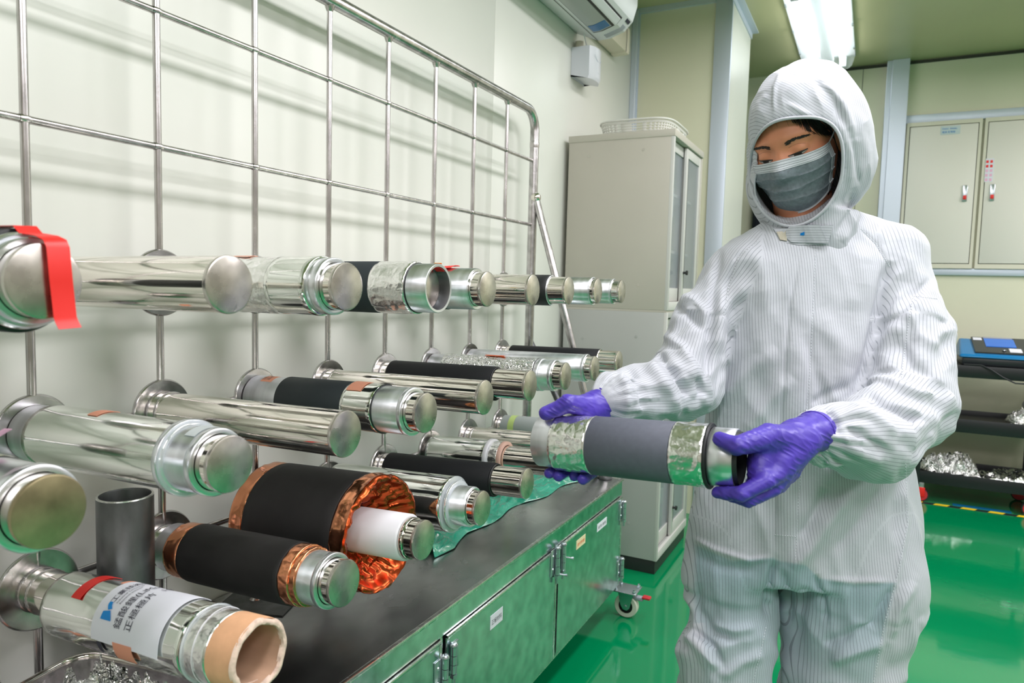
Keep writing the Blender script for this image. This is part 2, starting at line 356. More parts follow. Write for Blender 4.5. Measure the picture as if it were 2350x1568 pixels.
st(box('trim_7', 1.262, 3.3, 4.562, 4.58, 1.330, 1.372, M['alu_trim'], bev=0.003))
st(box('trim_8', 0.44, 1.135, 4.568, 4.58, CEIL-0.02, CEIL-0.004, M['dark_gap']))
st(box('trim_9', 1.262, 4.5, 4.568, 4.58, CEIL-0.02, CEIL-0.004, M['dark_gap']))
# hazard tape on the floor under the black cart
ht = tag(box('floor_tape', 1.10, 2.30, 4.03, 4.068, 0, 0.0012, M['device_dark']), 'black and yellow hazard tape on the floor before the black trolley', 'tape')
for k in range(9):
    x = 1.12+k*0.132
    mobj('yellow_stripe', [(x, 4.03, 0.0018), (x+0.07, 4.03, 0.0018), (x+0.088, 4.068, 0.0018), (x+0.018, 4.068, 0.0018)], [(0, 1, 2, 3)], M['yellow_tape'], ht)
tag(box('floor_tape', 1.62, 1.90, 4.085, 4.13, 0, 0.0012, M['device_blue']), 'short blue tape strip on the floor under the black trolley', 'tape')

# electrical panel doors in the far wall
def panel(x0, x1, label, n, hx, stickers):
    t = thing('electrical_panel', label, 'electrical panel', ((x0+x1)/2, 4.56, 1.38))
    cx = (x0+x1)/2; z0, z1 = 0.02, 0.875
    fr = MB()
    fr.box(x0-cx-0.016, x1-cx+0.016, -0.012, 0.018, z0-0.028, z0).box(x0-cx-0.016, x1-cx+0.016, -0.012, 0.018, z1, z1+0.024)
    fr.box(x0-cx-0.016, x0-cx, -0.012, 0.018, z0, z1).box(x1-cx, x1-cx+0.016, -0.012, 0.018, z0, z1)
    fr.build('frame', M['panel_frame'], t); box('backing', x0-cx, x1-cx, 0.004, 0.018, z0, z1, M['dark_gap'], t)
    d = box('door', x0-cx+0.004, x1-cx-0.004, -0.014, 0.003, z0+0.004, z1-0.004, M['panel_door'], t, 0.002)
    h = box('handle', hx-0.013, hx+0.013, -0.021, -0.014, 0.40, 0.50, M['galv'], d, 0.003)
    box('lock_button', hx-0.009, hx+0.009, -0.027, -0.014, 0.413, 0.437, M['red_tape'], d, 0.002)
    lx = 0.035 if n == 0 else 0.13
    pl = box('name_plate', lx-0.052, lx+0.052, -0.0165, -0.014, z1-0.062, z1-0.01, mat('plate', (0.6, 0.68, 0.70), 0.5), d, 0.001)
    for q, (tx, sz) in enumerate((('MAIN  PANEL', 0.0135), ('電源 配電盤', 0.0135))):
        flat_text('lettering', tx, sz, (lx-0.044, -0.0166, z1-0.032-q*0.020), (1, 0, 0), (0, 0, 1), M['blue_ink'], d)
    if stickers:
        box('notice', hx-0.045, hx-0.002, -0.0152, -0.014, 0.515, 0.655, M['paper'], d)
        for r in range(5):
            for c in range(2): box('red_mark', hx-0.042+c*0.021, hx-0.029+c*0.021, -0.0156, -0.0152, 0.520+r*0.027, 0.536+r*0.027, M['pink_tape'] if r < 3 else M['red_tape'], d)
    return t
panel(1.285, 1.655, 'left electrical panel door with a red lock button beside the white post', 0, 0.135, False)
panel(1.700, 2.12, 'right electrical panel door with red stickers above its lock button', 1, -0.165, True)

# dark monitor on the far wall, behind the shoulder of the person
a = K(1720, 456, 5.15)
mo = thing('monitor', 'dark framed screen between the white column and the white hood', 'screen', (0.57, 4.50, 1.45))
box('housing', -0.20, 0.20, 0, 0.08, 0, 0.40, M['device_dark'], mo, 0.006); box('screen', -0.18, 0.18, -0.004, 0, 0.03, 0.375, M['screen_dark'], mo)
tag(box('wall_ledge', 0.42, 0.80, 4.52, 4.58, 1.725, 1.75, M['cabinet_light'], bev=0.003), 'pale ledge on the far wall beside the white hood', 'ledge')

# ceiling light in view
def ceiling_light():
    t = thing('ceiling_light', 'twin-tube fluorescent ceiling light above the white hooded person', 'ceiling light', (0.805, 3.70, CEIL))
    MB().box(-0.155, 0.155, -0.62, 0.60, -0.016, -0.0005, 0.003).box(-0.035, 0.035, -0.60, 0.58, -0.05, -0.016, 0.008).build('housing', M['fixture'], t, 35)
    for s in (-1, 1):
        MB().lathe([(-0.59, 0), (-0.59, 0.0155), (0.57, 0.0155), (0.57, 0)], 20, ax='y', o=(s*0.085, 0, -0.055)).build('tube', M['tube_glow'], t, 40)
        e = MB()
        for y in (-0.60, 0.565): e.box(s*0.085-0.02, s*0.085+0.02, y, y+0.02, -0.078, -0.016, 0.004)
        e.build('lamp_holder', M['white_box'], t, 35)
    pr = [(-0.150, -0.016), (-0.135, -0.070), (-0.115, -0.086), (0.115, -0.086), (0.135, -0.070), (0.150, -0.016)]
    V = [(x, y, z) for y in (-0.615, 0.60) for x, z in pr]; n = len(pr)
    mobj('cover', V, [(i, i+1, n+i+1, n+i) for i in range(n-1)]+[tuple(range(n)), tuple(range(n, 2*n))], M['acrylic'], t)
    for y in (-0.4, 0.0, 0.4):
        for s in (-1, 1): box('clip', s*0.150-0.006, s*0.150+0.006, y, y+0.03, -0.024, -0.010, M['galv'], t)
ceiling_light()

# air conditioner on the left wall (profile in x-z, seen from its far end)
def aircon():
    y0, y1 = 1.45, 2.33
    t = thing('air_conditioner', 'white wall air conditioner above the corner box', 'air conditioner', (XW, y0, 2.25))
    L = y1-y0
    pr = [(0.002, 0.045), (0.002, 0.32), (0.20, 0.32), (0.245, 0.29), (0.268, 0.20), (0.268, 0.12), (0.250, 0.060), (0.215, 0.025), (0.150, 0.005), (0.10, 0.004)]
    n = len(pr); V = [(x, y, z) for y in (0, L) for x, z in pr]
    Fc = [(i, (i+1) % n, n+(i+1) % n, n+i) for i in range(n)]+[tuple(range(n))[::-1], tuple(range(n, 2*n))]
    mobj('casing', V, Fc, M['ac_white'], t, 25)
    # outlet on the underside: dark slot, vane and inner strip, all following the sloping belly
    def belly(u, off):   # u 0..1 from wall side to front
        pts = pr[8:10]+[pr[7]]; xs = [0.10, 0.150, 0.215, 0.250]; zs = [0.004, 0.005, 0.025, 0.060]
        x = lerp(0.10, 0.248, u); return x, float(np.interp(x, xs, zs))-off
    def strip(name, u0, u1, ya, yb, m, off, parent=t):
        V = []
        for k in range(7):
            x, z = belly(lerp(u0, u1, k/6), off); V += [(x, ya, z), (x, yb, z)]
        V2 = [(x, y, z+0.004) for x, y, z in V]; N = len(V)
        Fc = [(2*k, 2*k+1, 2*k+3, 2*k+2) for k in range(6)]+[(N+2*k, N+2*k+2, N+2*k+3, N+2*k+1) for k in range(6)]
        Fc += [(2*k, 2*k+2, N+2*k+2, N+2*k) for k in range(6)]+[(2*k+1, N+2*k+1, N+2*k+3, 2*k+3) for k in range(6)]+[(0, N, N+1, 1), (12, 13, N+13, N+12)]
        return mobj(name, V+V2, Fc, m, parent, 30)
    strip('outlet_slot', 0.10, 0.93, 0.04, L-0.10, M['rubber'], 0.002)
    v = strip('air_vane', 0.13, 0.66, 0.05, L-0.115, M['ac_vane'], 0.005)
    strip('sticker', 0.16, 0.64, L-0.19, L-0.125, M['blue_film'], 0.0065, v)
    strip('front_vane', 0.74, 0.90, 0.05, L-0.108, M['ac_white'], 0.006)
    lb = strip('rating_label', 0.30, 0.86, L-0.055, L-0.022, M['grey_plastic'], 0.002)
    strip('front_sticker', 0.93, 0.99, L-0.06, L-0.02, M['ink'], 0.003)
    tube('seam_line', [(0.098, 0, 0.003), (0.098, L, 0.003)], 0.001, M['dark_gap'], t, 6)
    tube('sensor_lead', [(0.055, L-0.06, 0.02), (0.055, L-0.02, -0.02), (0.075, L+0.01, -0.045), (0.09, L+0.0, -0.03), (0.07, L-0.02, -0.02)], 0.0025, M['white_plastic'], t, 6)
    return t
aircon()
# white box below it with a curved front, on a short white stem
def wall_box():
    t = thing('drain_pump_box', 'small white box with a curved front on the wall below the air conditioner', 'box', (XW, 2.27, 2.085))
    pr = [(0.001, 0.0)]+[(lerp(0.065, 0.10, math.sin(k/8*PI/2)), lerp(0.0, 0.155, k/8)) for k in range(9)]
    pr = [(0.001, 0), (0.084, 0.0), (0.098, 0.03), (0.102, 0.07), (0.096, 0.11), (0.078, 0.145), (0.001, 0.160)]
    n = len(pr); V = [(x*(1 if z else 0.93), y, z if z else 0.02*(x < 0.05)) for z in (0, 0.012, 0.135) for x, y in pr]
    Fc = [(i, (i+1) % n, n+(i+1) % n, n+i) for i in range(n)]+[(n+i, n+(i+1) % n, 2*n+(i+1) % n, 2*n+i) for i in range(n)]+[tuple(range(n))[::-1], tuple(range(2*n, 3*n))]
    mobj('housing', V, Fc, M['white_box'], t, 28)
    tube('pipe_stem', [(0.022, 0.035, 0.135), (0.022, 0.035, 0.166)], 0.018, M['cream_plastic'], t, 16)
    tube('wave_line', [(0.1018-0.0001*k, 0.02+0.014*k, 0.10-0.02*math.sin(k*0.45)) for k in range(7)], 0.0009, M['alu_trim'], t, 5)
    flat_text('lettering', '- - - -', 0.010, (0.1020, 0.055, 0.03), (0.0, 1, 0), (0, 0, 1), M['blue_film'], t)
wall_box()
dc = thing('duct_cover', 'cream pipe duct cover on the wall behind the white box', 'duct', (XW, 2.36, 2.335))
box('cover', 0.001, 0.085, 0, 0.40, 0, 0.12, M['cream_plastic'], dc, 0.012); box('end_joint', 0.0005, 0.0875, 0.39, 0.445, -0.003, 0.123, M['cream_plastic'], dc, 0.012)
tube('seam_line', [(0.086, 0.389, 0.0), (0.088, 0.389, 0.06), (0.086, 0.389, 0.12)], 0.0012, M['dark_gap'], dc, 5)
# ================================================================ THE STORAGE RACK ON ITS STAINLESS CART
G = 0.22
ZR = {1: (1.178, 1.181), 2: (0.946, 0.955), 3: (0.698, 0.718)}
rack = thing('storage_rack', 'stainless rack of welded bars and long rods standing on a wheeled steel cart', 'rack', (0, 0.5, 0))
OY = 0.5                                            # children below are written in room coordinates, shifted by the root
def rk(mb, name, m, parent=rack, smooth=40, label=None):
    mb.V = [(x, y-OY, z) for x, y, z in mb.V] if parent is rack else mb.V
    return mb.build(name, m, parent, smooth, label=label)
YE, YS = 1.76, -0.90
top = [(0, YS, 0.507), (0, YS, 1.826-0.07)]+[(0, YS+0.07-0.07*math.cos(a), 1.756+0.07*math.sin(a)) for a in np.linspace(0.2, PI/2, 7)]
top += [(0, YE-0.07+0.07*math.sin(a), 1.756+0.07*math.cos(a)) for a in np.linspace(0, PI/2, 9)]+[(0, YE, 1.70), (0, YE, 0.507)]
rk(MB().tube(top, 0.0165, 20), 'frame_tube', M['steel'])
for z in (1.715, 1.60):
    pass
rk(MB().lathe([(-0.012, 0.0168), (-0.006, 0.0178), (0.006, 0.0178), (0.012, 0.0168)], 20, ax='z', o=(0, YE, 1.708)), 'weld_collar', M['bar'])
for i in range(-4, 8):
    b = MB().tube([(0, i*G, 0.507), (0, i*G, 1.813)], 0.0064, 12)
    b.lathe([(-0.006, 0.0064), (0.004, 0.011), (0.008, 0.012)], 12, ax='z', o=(0, i*G, 1.805))
    b.lathe([(-0.001, 0.016), (0.004, 0.010), (0.010, 0.0064)], 12, ax='z', o=(0, i*G, 0.507))
    rk(b, 'vertical_bar', M['bar'])
for z in (1.648, 1.4166, 1.178, 0.946, 0.702):
    b = MB().tube([(-0.0005, YS, z), (-0.0005, YE, z)], 0.0062, 12)
    for i in range(-4, 8): b.lathe([(-0.008, 0.0065), (0, 0.0085), (0.008, 0.0065)], 10, ax='y', o=(0, i*G, z))
    rk(b, 'horizontal_bar', M['bar'])
# slanting braces at the far end
rk(MB().tube([(0.012, YE, 1.514), (0.317, YE+0.008, 0.507)], 0.0135, 16), 'brace', M['steel'])
rk(MB().lathe([(-0.0195, 0), (-0.017, 0.010), (-0.010, 0.0168), (0, 0.0195), (0.010, 0.0168), (0.017, 0.010), (0.0195, 0)], 24, o=(0.012, YE-0.002, 1.516)), 'ball_joint', M['polished'])
rk(MB().tube([(0.0, YE+0.01, 0.985), (0.10, YE+0.01, 0.81), (0.135, YE+0.01, 0.745), (0.29, YE+0.01, 0.507)], 0.0115, 16), 'brace', M['dark_steel'])
rk(MB().lathe([(0, 0.024), (0.006, 0.024), (0.010, 0.014)], 24, ax='z', o=(0.317, YE+0.008, 0.507)), 'foot_plate', M['dark_steel'])

def spindle(row, i, L=0.427, r=0.0358):
    z0, z1 = ZR[row]; tilt = -math.atan2(z1-z0, 0.427); fr = {1: 0.059, 2: 0.058, 3: 0.062}[row]
    rot = (0, tilt, 0); loc = (0, i*G-OY, z0)
    b = MB().lathe([(0.006, 0), (0.006, r), (L-0.005, r), (L-0.004, 0)], 64)
    s = b.build('spindle', M['polished'], rack, 40, loc, rot)
    MB().lathe([(0.0015, 0), (0.0015, fr), (0.0035, fr+0.0008), (0.006, fr), (0.008, fr-0.002), (0.008, 0)], 64).build('flange', M['steel'], s, 40)
    q = MB()
    for x in (0.010, 0.030): q.lathe([(x-0.003, r-0.0005), (x-0.001, r+0.0018), (x+0.0012, r+0.0016), (x+0.003, r-0.0005)], 64, lambda x, a: 0.0004*math.sin(a*31))
    q.build('weld_ring', M['bar'], s, 60)
    MB().lathe([(L-0.006, r+0.0002), (L-0.002, r+0.0009), (L, r+0.0002), (L+0.0008, r-0.002), (L+0.0008, 0)], 64).build('end_cap', M['cap_brown'] if (row, i) == (2, -1) else M['cap'], s, 30)
    return s
SL = {}
for row in (1, 2, 3):
    for i in range(-1, 8):
        if row == 3 and i == -1: continue
        SL[(row, i)] = spindle(row, i, 0.30 if (row, i) == (3, 0) else 0.427, 0.033 if (row, i) == (3, 0) else 0.0358)

def roll(row, i, label, cat='roll', name='film_roll', group=None, drop=0.0):
    z0, z1 = ZR[row]; tilt = -math.atan2(z1-z0, 0.427)
    return thing(name, label, cat, (0, i*G, z0-drop), (0, tilt, 0), group)
def seg(parent, name, m, x0, x1, r, ri=0.0365, disp=None, dx=None, n=64, r2=None, label=None, smooth=50, bev=0.0012):
    """a tubular layer from x0 to x1 with outer radius r (to r2) and bore ri"""
    r2 = r if r2 is None else r2; N = max(1, int((x1-x0)/dx)) if dx else 1
    pr = [(x0+0.0005, ri), (x0, r-bev)]+[(lerp(x0+bev, x1-bev, k/N), lerp(r, r2, k/N)) for k in range(N+1)]+[(x1, r2-bev), (x1-0.0005, ri)]
    dd = (lambda x, a: disp(x, a) if x0+0.0006 < x < x1-0.0006 or True else 0) if disp else None
    b = MB(); b.lathe(pr, n, (lambda x, a: disp(x, a)) if disp else None)
    return b.build(name, m, parent, smooth, label=label)
W = wrinkle
# ---- top row, from the front ----
t = roll(1, -1, 'roll at the left edge with red tape across its round steel end')
seg(t, 'coating', M['rubber'], 0.10, 0.385, 0.0515, 0.042); seg(t, 'film', M['foil_smooth'], 0.386, 0.396, 0.0475, 0.042)
seg(t, 'core', M['alu'], 0.06, 0.412, 0.0425, 0.0365); seg(t, 'end_ring', M['alu'], 0.396, 0.401, 0.0462, 0.042)
rt = thing('tape_strip', 'red tape strip hanging over the round end of the leftmost top roll', 'tape', (0.4296, -G, 1.181))
def ribbon(name, pts, wdir, w_, m, parent, t=0.0006):
    V = []; wd = Vector(wdir).normalized()*w_/2; N = len(pts)
    for lay in (0, 1):
        for j, p in enumerate(pts):
            p = Vector(p); a = Vector(pts[max(0, j-1)]); b = Vector(pts[min(N-1, j+1)]); nn = (b-a).cross(wd).normalized()*t*lay
            V += [p-wd+nn, p+wd+nn]
    L = 2*N; Fc = [(2*j, 2*j+1, 2*j+3, 2*j+2) for j in range(N-1)]+[(L+2*j, L+2*j+2, L+2*j+3, L+2*j+1) for j in range(N-1)]
    Fc += [(2*j, 2*j+2, L+2*j+2, L+2*j) for j in range(N-1)]+[(2*j+1, L+2*j+1, L+2*j+3, 2*j+3) for j in range(N-1)]+[(0, L, L+1, 1), (2*N-2, 2*N-1, 2*L-1, 2*L-2)]
    return mobj(name, V, Fc, m, parent, 60)
ribbon('tape', [(-0.13, 0.002, 0.0495), (-0.07, 0.004, 0.0535), (-0.042, 0.005, 0.0535), (-0.034, 0.006, 0.0465), (-0.012, 0.008, 0.044), (0.0, 0.009, 0.040), (0.003, 0.010, 0.033),
                (0.0035, 0.012, 0.0), (0.0035, 0.015, -0.035), (0.005, 0.0160, -0.040), (0.008, 0.017, -0.0455)], (0.05, 1, 0.05), 0.0215, M['red_tape'], rt)
t = roll(1, 1, 'crumpled foil roll with a salmon tape tab on the top row')
seg(t, 'film', M['foil'], 0.035, 0.345, 0.0452, 0.0375, W(0.0016, 26, 26, 3), 0.006, 96)
seg(t, 'outer_wrap', M['foil_smooth'], 0.300, 0.382, 0.0462, 0.0375, W(0.0004, 20, 10, 4), 0.01); seg(t, 'core', M['alu'], 0.02, 0.404, 0.0412, 0.0365)
seg(t, 'end_ring', M['alu'], 0.388, 0.404, 0.0440, 0.0365)
wrap('tape_tab', 0.0463, 0.10, 0.235, -8, 14, M['salmon_tape'], t)
t = roll(1, 2, 'top row roll with a wide dark band, crumpled foil and an open ring end')
seg(t, 'coating', M['graphite'], 0.12, 0.326, 0.0478, 0.0375); seg(t, 'film', M['foil'], 0.3262, 0.405, 0.0478, 0.0375, W(0.0013, 30, 30, 7), 0.005, 96)
seg(t, 'film', M['foil'], 0.03, 0.12, 0.0470, 0.0375, W(0.0012, 30, 30, 8), 0.006)
seg(t, 'core', M['alu'], 0.015, 0.449, 0.0440, 0.0385); seg(t, 'joint_line', M['rubber'], 0.4052, 0.4075, 0.0456, 0.042)
wrap('tape_inside', 0.0366, 0.4300, 0.4470, -35, 35, M['red_tape'], t)
t = roll(1, 3, 'top row roll with red and yellow tape on its upper side')
seg(t, 'film', M['foil_smooth'], 0.03, 0.330, 0.0450, 0.0375, W(0.0008, 25, 25, 9), 0.008); seg(t, 'core', M['alu'], 0.015, 0.402, 0.0432, 0.0365)
seg(t, 'joint_line', M['rubber'], 0.330, 0.3325, 0.0448, 0.042)
wrap('red_tape', 0.0455, 0.285, 0.352, -14, 28, M['red_tape'], t, lift=lambda u, v: 0.0015+0.002*math.sin(u*7)); 
ribbon('yellow_tab', [(0.300, 0.008, 0.046), (0.300, 0.006, 0.0515), (0.304, 0.0, 0.0535)], (1, 0.1, 0), 0.018, M['yellow_tape'], t)
t = roll(1, 5, 'top row roll with a black rubber sleeve behind a short polished end')
seg(t, 'film', M['foil_smooth'], 0.03, 0.330, 0.0415, 0.0375); seg(t, 'sleeve', M['rubber'], 0.331, 0.376, 0.0408, 0.0368, lambda x, a: 0.0006*math.sin(a*3)); seg(t, 'edge_ring', M['alu'], 0.376, 0.379, 0.0400, 0.0368)
t = roll(1, 6, 'second to last tube of the top row, bare turned aluminium', name='core_tube', cat='tube')
seg(t, 'tube', M['alu'], 0.02, 0.410, 0.0400, 0.0368); seg(t, 'end_ring', M['alu'], 0.410, 0.4135, 0.0410, 0.0368)
t = roll(1, 7, 'farthest tube of the top row, ending in front of the tall cabinet', name='core_tube', cat='tube')
seg(t, 'tube', M['alu'], 0.02, 0.400, 0.0395, 0.0368); seg(t, 'end_ring', M['alu'], 0.396, 0.4015, 0.0405, 0.0368)
# ---- middle row ----
t = roll(2, -1, 'tube roll at the left edge with a pink paper tab and brown-reflecting steel end')
seg(t, 'core', M['alu'], 0.05, 0.405, 0.0425, 0.0368); seg(t, 'film', M['foil_smooth'], 0.05, 0.330, 0.0445, 0.042)
seg(t, 'end_ring', M['alu'], 0.392, 0.4075, 0.0440, 0.0368); seg(t, 'joint_line', M['rubber'], 0.3302, 0.332, 0.0438, 0.042)
ribbon('paper_tab', [(0.29, -0.008, 0.0455), (0.31, -0.004, 0.0530), (0.322, 0.004, 0.062), (0.332, 0.014, 0.071)], (0.7, -0.7, 0.2), 0.022, M['pink_tape'], t)
t = roll(2, 0, 'smooth foil roll with salmon tape and a double end ring above the dark standing pipe')
seg(t, 'film', M['foil_smooth'], 0.052, 0.355, 0.0458, 0.0375, W(0.0003, 12, 8, 11), 0.012, 80); seg(t, 'core', M['alu'], 0.010, 0.402, 0.0425, 0.0368)
seg(t, 'end_ring', M['alu'], 0.342, 0.352, 0.0500, 0.0425); seg(t, 'clear_ring', M['clear'], 0.352, 0.358, 0.0505, 0.0428)
seg(t, 'collar', M['alu'], 0.393, 0.405, 0.0438, 0.0368)
wrap('tape_tab', 0.0461, 0.165, 0.186, -22, 22, M['salmon_tape'], t); wrap('paper_tab', 0.0432, 0.374, 0.392, -18, 34, M['pale_plastic'], t)
t = roll(2, 2, 'roll with a wide dark grey band between foil ends and two salmon tape labels')
seg(t, 'film', M['foil_smooth'], 0.020, 0.097, 0.0425, 0.0375, W(0.0008, 25, 25, 14), 0.008); seg(t, 'coating', M['graphite'], 0.0972, 0.262, 0.0462, 0.0375, r2=0.0462)
seg(t, 'film', M['foil_smooth'], 0.2622, 0.334, 0.0462, 0.0375, W(0.0005, 22, 20, 15), 0.008); seg(t, 'joint_line', M['rubber'], 0.334, 0.337, 0.0468, 0.042)
seg(t, 'core', M['alu'], 0.010, 0.397, 0.0438, 0.0368); seg(t, 'collar', M['alu'], 0.391, 0.401, 0.0448, 0.0368)
w1 = wrap('tape_label', 0.0430, 0.040, 0.070, -12, 34, M['salmon_tape'], t); wrap('tape_label', 0.0468, 0.268, 0.302, -10, 42, M['salmon_tape'], t)
def wrap_text(name, body, size, r, xc, ac, m, parent, along='round', off=0.001, flip=1):
    """lettering bent round a roll; along='round' runs the line of writing round the circumference (upwards on the near side)"""
    V, Fc = textmesh(body, size)
    if not len(V): return
    out = []
    for x, y, z in V:
        if along == 'round': a = math.radians(ac)-x/r; X = xc-y
        else: a = math.radians(ac)-y/r; X = xc+x
        rr = r+off; out.append((X, -rr*math.sin(a), rr*math.cos(a)))
    return mobj(name, out, Fc, m, parent)
wrap_text('handwriting', 'LD 2', 0.012, 0.0436, 0.048, 26, M['ink'], w1, 'round'); wrap_text('handwriting', '正極 片', 0.010, 0.0436, 0.060, 28, M['ink'], w1, 'round')
t = roll(2, 4, 'black rubber sleeve on the middle row with a wide polished rod end', name='rubber_sleeve', cat='sleeve')
seg(t, 'sleeve', M['black'], 0.030, 0.336, 0.0402, 0.0368, lambda x, a: 0.003*max(0, (x-0.315)/0.02)*max(0, -math.cos(a))); seg(t, 'edge_ring', M['rubber'], 0.336, 0.339, 0.0392, 0.0368)
t = roll(2, 5, 'heavily crumpled foil roll with a short orange tape strip on top')
seg(t, 'film', M['foil_crumple'], 0.055, 0.346, 0.0425, 0.0375, W(0.0032, 40, 40, 21), 0.004, 110); seg(t, 'core', M['alu'], 0.012, 0.396, 0.0412, 0.0368)
seg(t, 'collar', M['alu'], 0.346, 0.362, 0.0440, 0.0368); seg(t, 'joint_line', M['rubber'], 0.3462, 0.349, 0.0446, 0.042); seg(t, 'end_ring', M['alu'], 0.388, 0.3985, 0.0422, 0.0368)
wrap('tape_strip', 0.0450, 0.185, 0.245, -4, 12, M['orange_tape'], t)
t = roll(2, 6, 'bare aluminium tube on the middle row behind the crumpled foil roll', name='core_tube', cat='tube')
seg(t, 'tube', M['alu'], 0.012, 0.399, 0.0405, 0.0368); seg(t, 'end_ring', M['alu'], 0.394, 0.4035, 0.0415, 0.0368)
t = roll(2, 7, 'farthest black rubber sleeve of the middle row', name='rubber_sleeve', cat='sleeve')
seg(t, 'sleeve', M['black'], 0.044, 0.362, 0.0400, 0.0368); seg(t, 'edge_ring', M['polished'], 0.362, 0.365, 0.0390, 0.0368)
# ---- bottom row ----
t = roll(3, 0, 'foil roll with a white printed paper label and an open cardboard core end', drop=0.010)
t.rotation_euler = (0, -math.atan2(0.026, 0.427), 0)
sagf = lambda x, a: 0.0012*math.sin(a*2+x*9)
seg(t, 'film', M['foil_smooth'], 0.088, 0.386, 0.0475, 0.0445, lambda x, a: W(0.0010, 18, 14, 31)(x, a)+sagf(x, a), 0.008, 96)
seg(t, 'film_end', M['foil'], 0.3862, 0.432, 0.0466, 0.0445, W(0.0007, 50, 12, 33), 0.004, 80)
MB().tube([(0.392, -0.0482*math.sin(a), 0.0482*math.cos(a)) for a in np.linspace(0, 2*PI, 48, endpoint=False)], 0.0016, 8, True).build('clear_band', M['clear'], t, 60)
MB().tube([(0.409+0.002*math.sin(a), -0.0474*math.sin(a), 0.0474*math.cos(a)) for a in np.linspace(0, 2*PI, 48, endpoint=False)], 0.0005, 6, True).build('thread', M['white_plastic'], t, 60)
cj = lambda x, a: (0.0014*math.sin(a*7+1)+0.0010*math.sin(a*13)) if x > 0.4785 else 0
MB().lathe([(0.12, 0.0375), (0.12, 0.0445), (0.432, 0.0445), (0.433, 0.0462), (0.474, 0.0462), (0.478, 0.0450)], 72).build('core', M['card'], t, 40)
MB().lathe([(0.476, 0.0462), (0.4785, 0.0450), (0.4805, 0.0415), (0.4795, 0.0385), (0.474, 0.0375)], 90, lambda x, a: 0.0008*math.sin(a*5+1)+0.0007*math.sin(a*8.0+2)+0.0016*(float(vnoise(np.array([[math.cos(a)*6, math.sin(a)*6, x*300]]), 6)[0])-0.5)).build('torn_edge', M['card_edge'], t, 60)
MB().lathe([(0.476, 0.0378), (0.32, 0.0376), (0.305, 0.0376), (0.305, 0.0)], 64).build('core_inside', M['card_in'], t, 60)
MB().tube([(0.315+0.15*k/60, -0.0373*math.sin(k*0.16), 0.0373*math.cos(k*0.16)) for k in range(61)], 0.0007, 5).build('spiral_joint', M['card_edge'], t, 60)
LR = 0.0492
lb = wrap('paper_label', LR, 0.214, 0.352, -48, 98, M['paper'], t, n=30, nx=8, lift=lambda u, v: 0.0004*math.sin(u*9+v*5)+0.003*max(0, v-0.93)*8*u)
rt_ = LR+0.0010
wrap_text('heading', '工業技術研究院', 0.0118, rt_, 0.240, 38, M['ink'], lb)
wrap_text('subheading', 'Industrial Technology', 0.0050, rt_, 0.2475, 38, M['ink'], lb); wrap_text('subheading', 'Research Institute', 0.0050, rt_, 0.2540, 38, M['ink'], lb)
wrap_text('chemical_name', '錳酸鋰(LiMnO₂)', 0.0150, rt_, 0.273, 72, M['ink'], lb); wrap_text('product_line', '正極極片  10m', 0.0150, rt_, 0.2945, 72, M['ink'], lb)
# blue emblem: a leaning square with two white sweeps
def emblem():
    def P_(u, v):           # u along the circumference (up), v along the roll axis
        a = math.radians(64)-u/rt_; rr = rt_+0.0007; return (0.254-v, -rr*math.sin(a), rr*math.cos(a))
    Vs = []; Fs = []
    def poly(top, bot):
        n0 = len(Vs); Vs.extend(P_(*p) for p in top+bot[::-1]); n = len(top)
        for k in range(n-1): Fs.append((n0+k, n0+k+1, n0+2*n-2-k, n0+2*n-1-k))
    # body left of the sweep
    poly([(lerp(0, 0.010, k/8), 0.024) for k in range(9)], [(lerp(0.0, 0.0125, (k/8)), 0.002 if k < 1 else lerp(0.002, 0.011, (k/8)**1.3)) for k in range(9)])
    poly([(0.0125+0.011*(k/8), 0.016+0.0065*math.sin(PI*(k/8)*0.6)) for k in range(9)], [(0.0150+0.0085*(k/8), 0.0095+0.006*math.sin(PI*(k/8)*0.55)) for k in range(9)])
    mobj('emblem', Vs, Fs, M['blue_ink'], lb)
emblem()
wrap('red_strip', 0.0490, 0.150, 0.170, -35, 46, M['red_tape'], t); wrap('tape_label', 0.0494, 0.206, 0.228, -46, -2, M['salmon_tape'], t)
wrap('tape_label', 0.0505, 0.262, 0.300, 92, 122, M['salmon_tape'], t); wrap('black_mark', 0.0490, 0.224, 0.232, 100, 122, M['ink'], t)
t = roll(3, 1, 'black coated roll with ragged copper foil at both ends behind the dark standing pipe')
sag = lambda s: (lambda x, a: W(0.0014, 14, 10, s)(x, a)+0.0025*max(0, -math.cos(a-0.3))*math.sin(PI*min(1, max(0, (x-0.06)/0.32))))
seg(t, 'film', M['copper'], 0.062, 0.098, 0.0478, 0.0375, W(0.0012, 50, 20, 41), 0.004, 80, r2=0.0495); seg(t, 'coating', M['brown_black'], 0.0982, 0.332, 0.0500, 0.0375, sag(43), 0.008, 96)
seg(t, 'film', M['copper'], 0.3322, 0.354, 0.0492, 0.0375, W(0.0012, 60, 22, 44), 0.003, 96); seg(t, 'film', M['copper'], 0.352, 0.366, 0.0468, 0.0375, W(0.0014, 60, 24, 46), 0.003, 96, label='loose inner copper layer')
seg(t, 'core', M['alu'], 0.03, 0.403, 0.0425, 0.0368); seg(t, 'end_ring', M['alu'], 0.395, 0.405, 0.0438, 0.0368)
t = roll(3, 2, 'largest roll, thick black coated copper foil on a white core')
def cu(s, amp): return W(amp, 34, 30, s)
seg(t, 'film', M['copper'], 0.042, 0.078, 0.1085, 0.10, cu(51, 0.0028), 0.005, 130); seg(t, 'coating', M['brown_black'], 0.078, 0.296, 0.1098, 0.1, lambda x, a: 0.0008*math.sin(a*2), 0.02, 110)
b = MB()
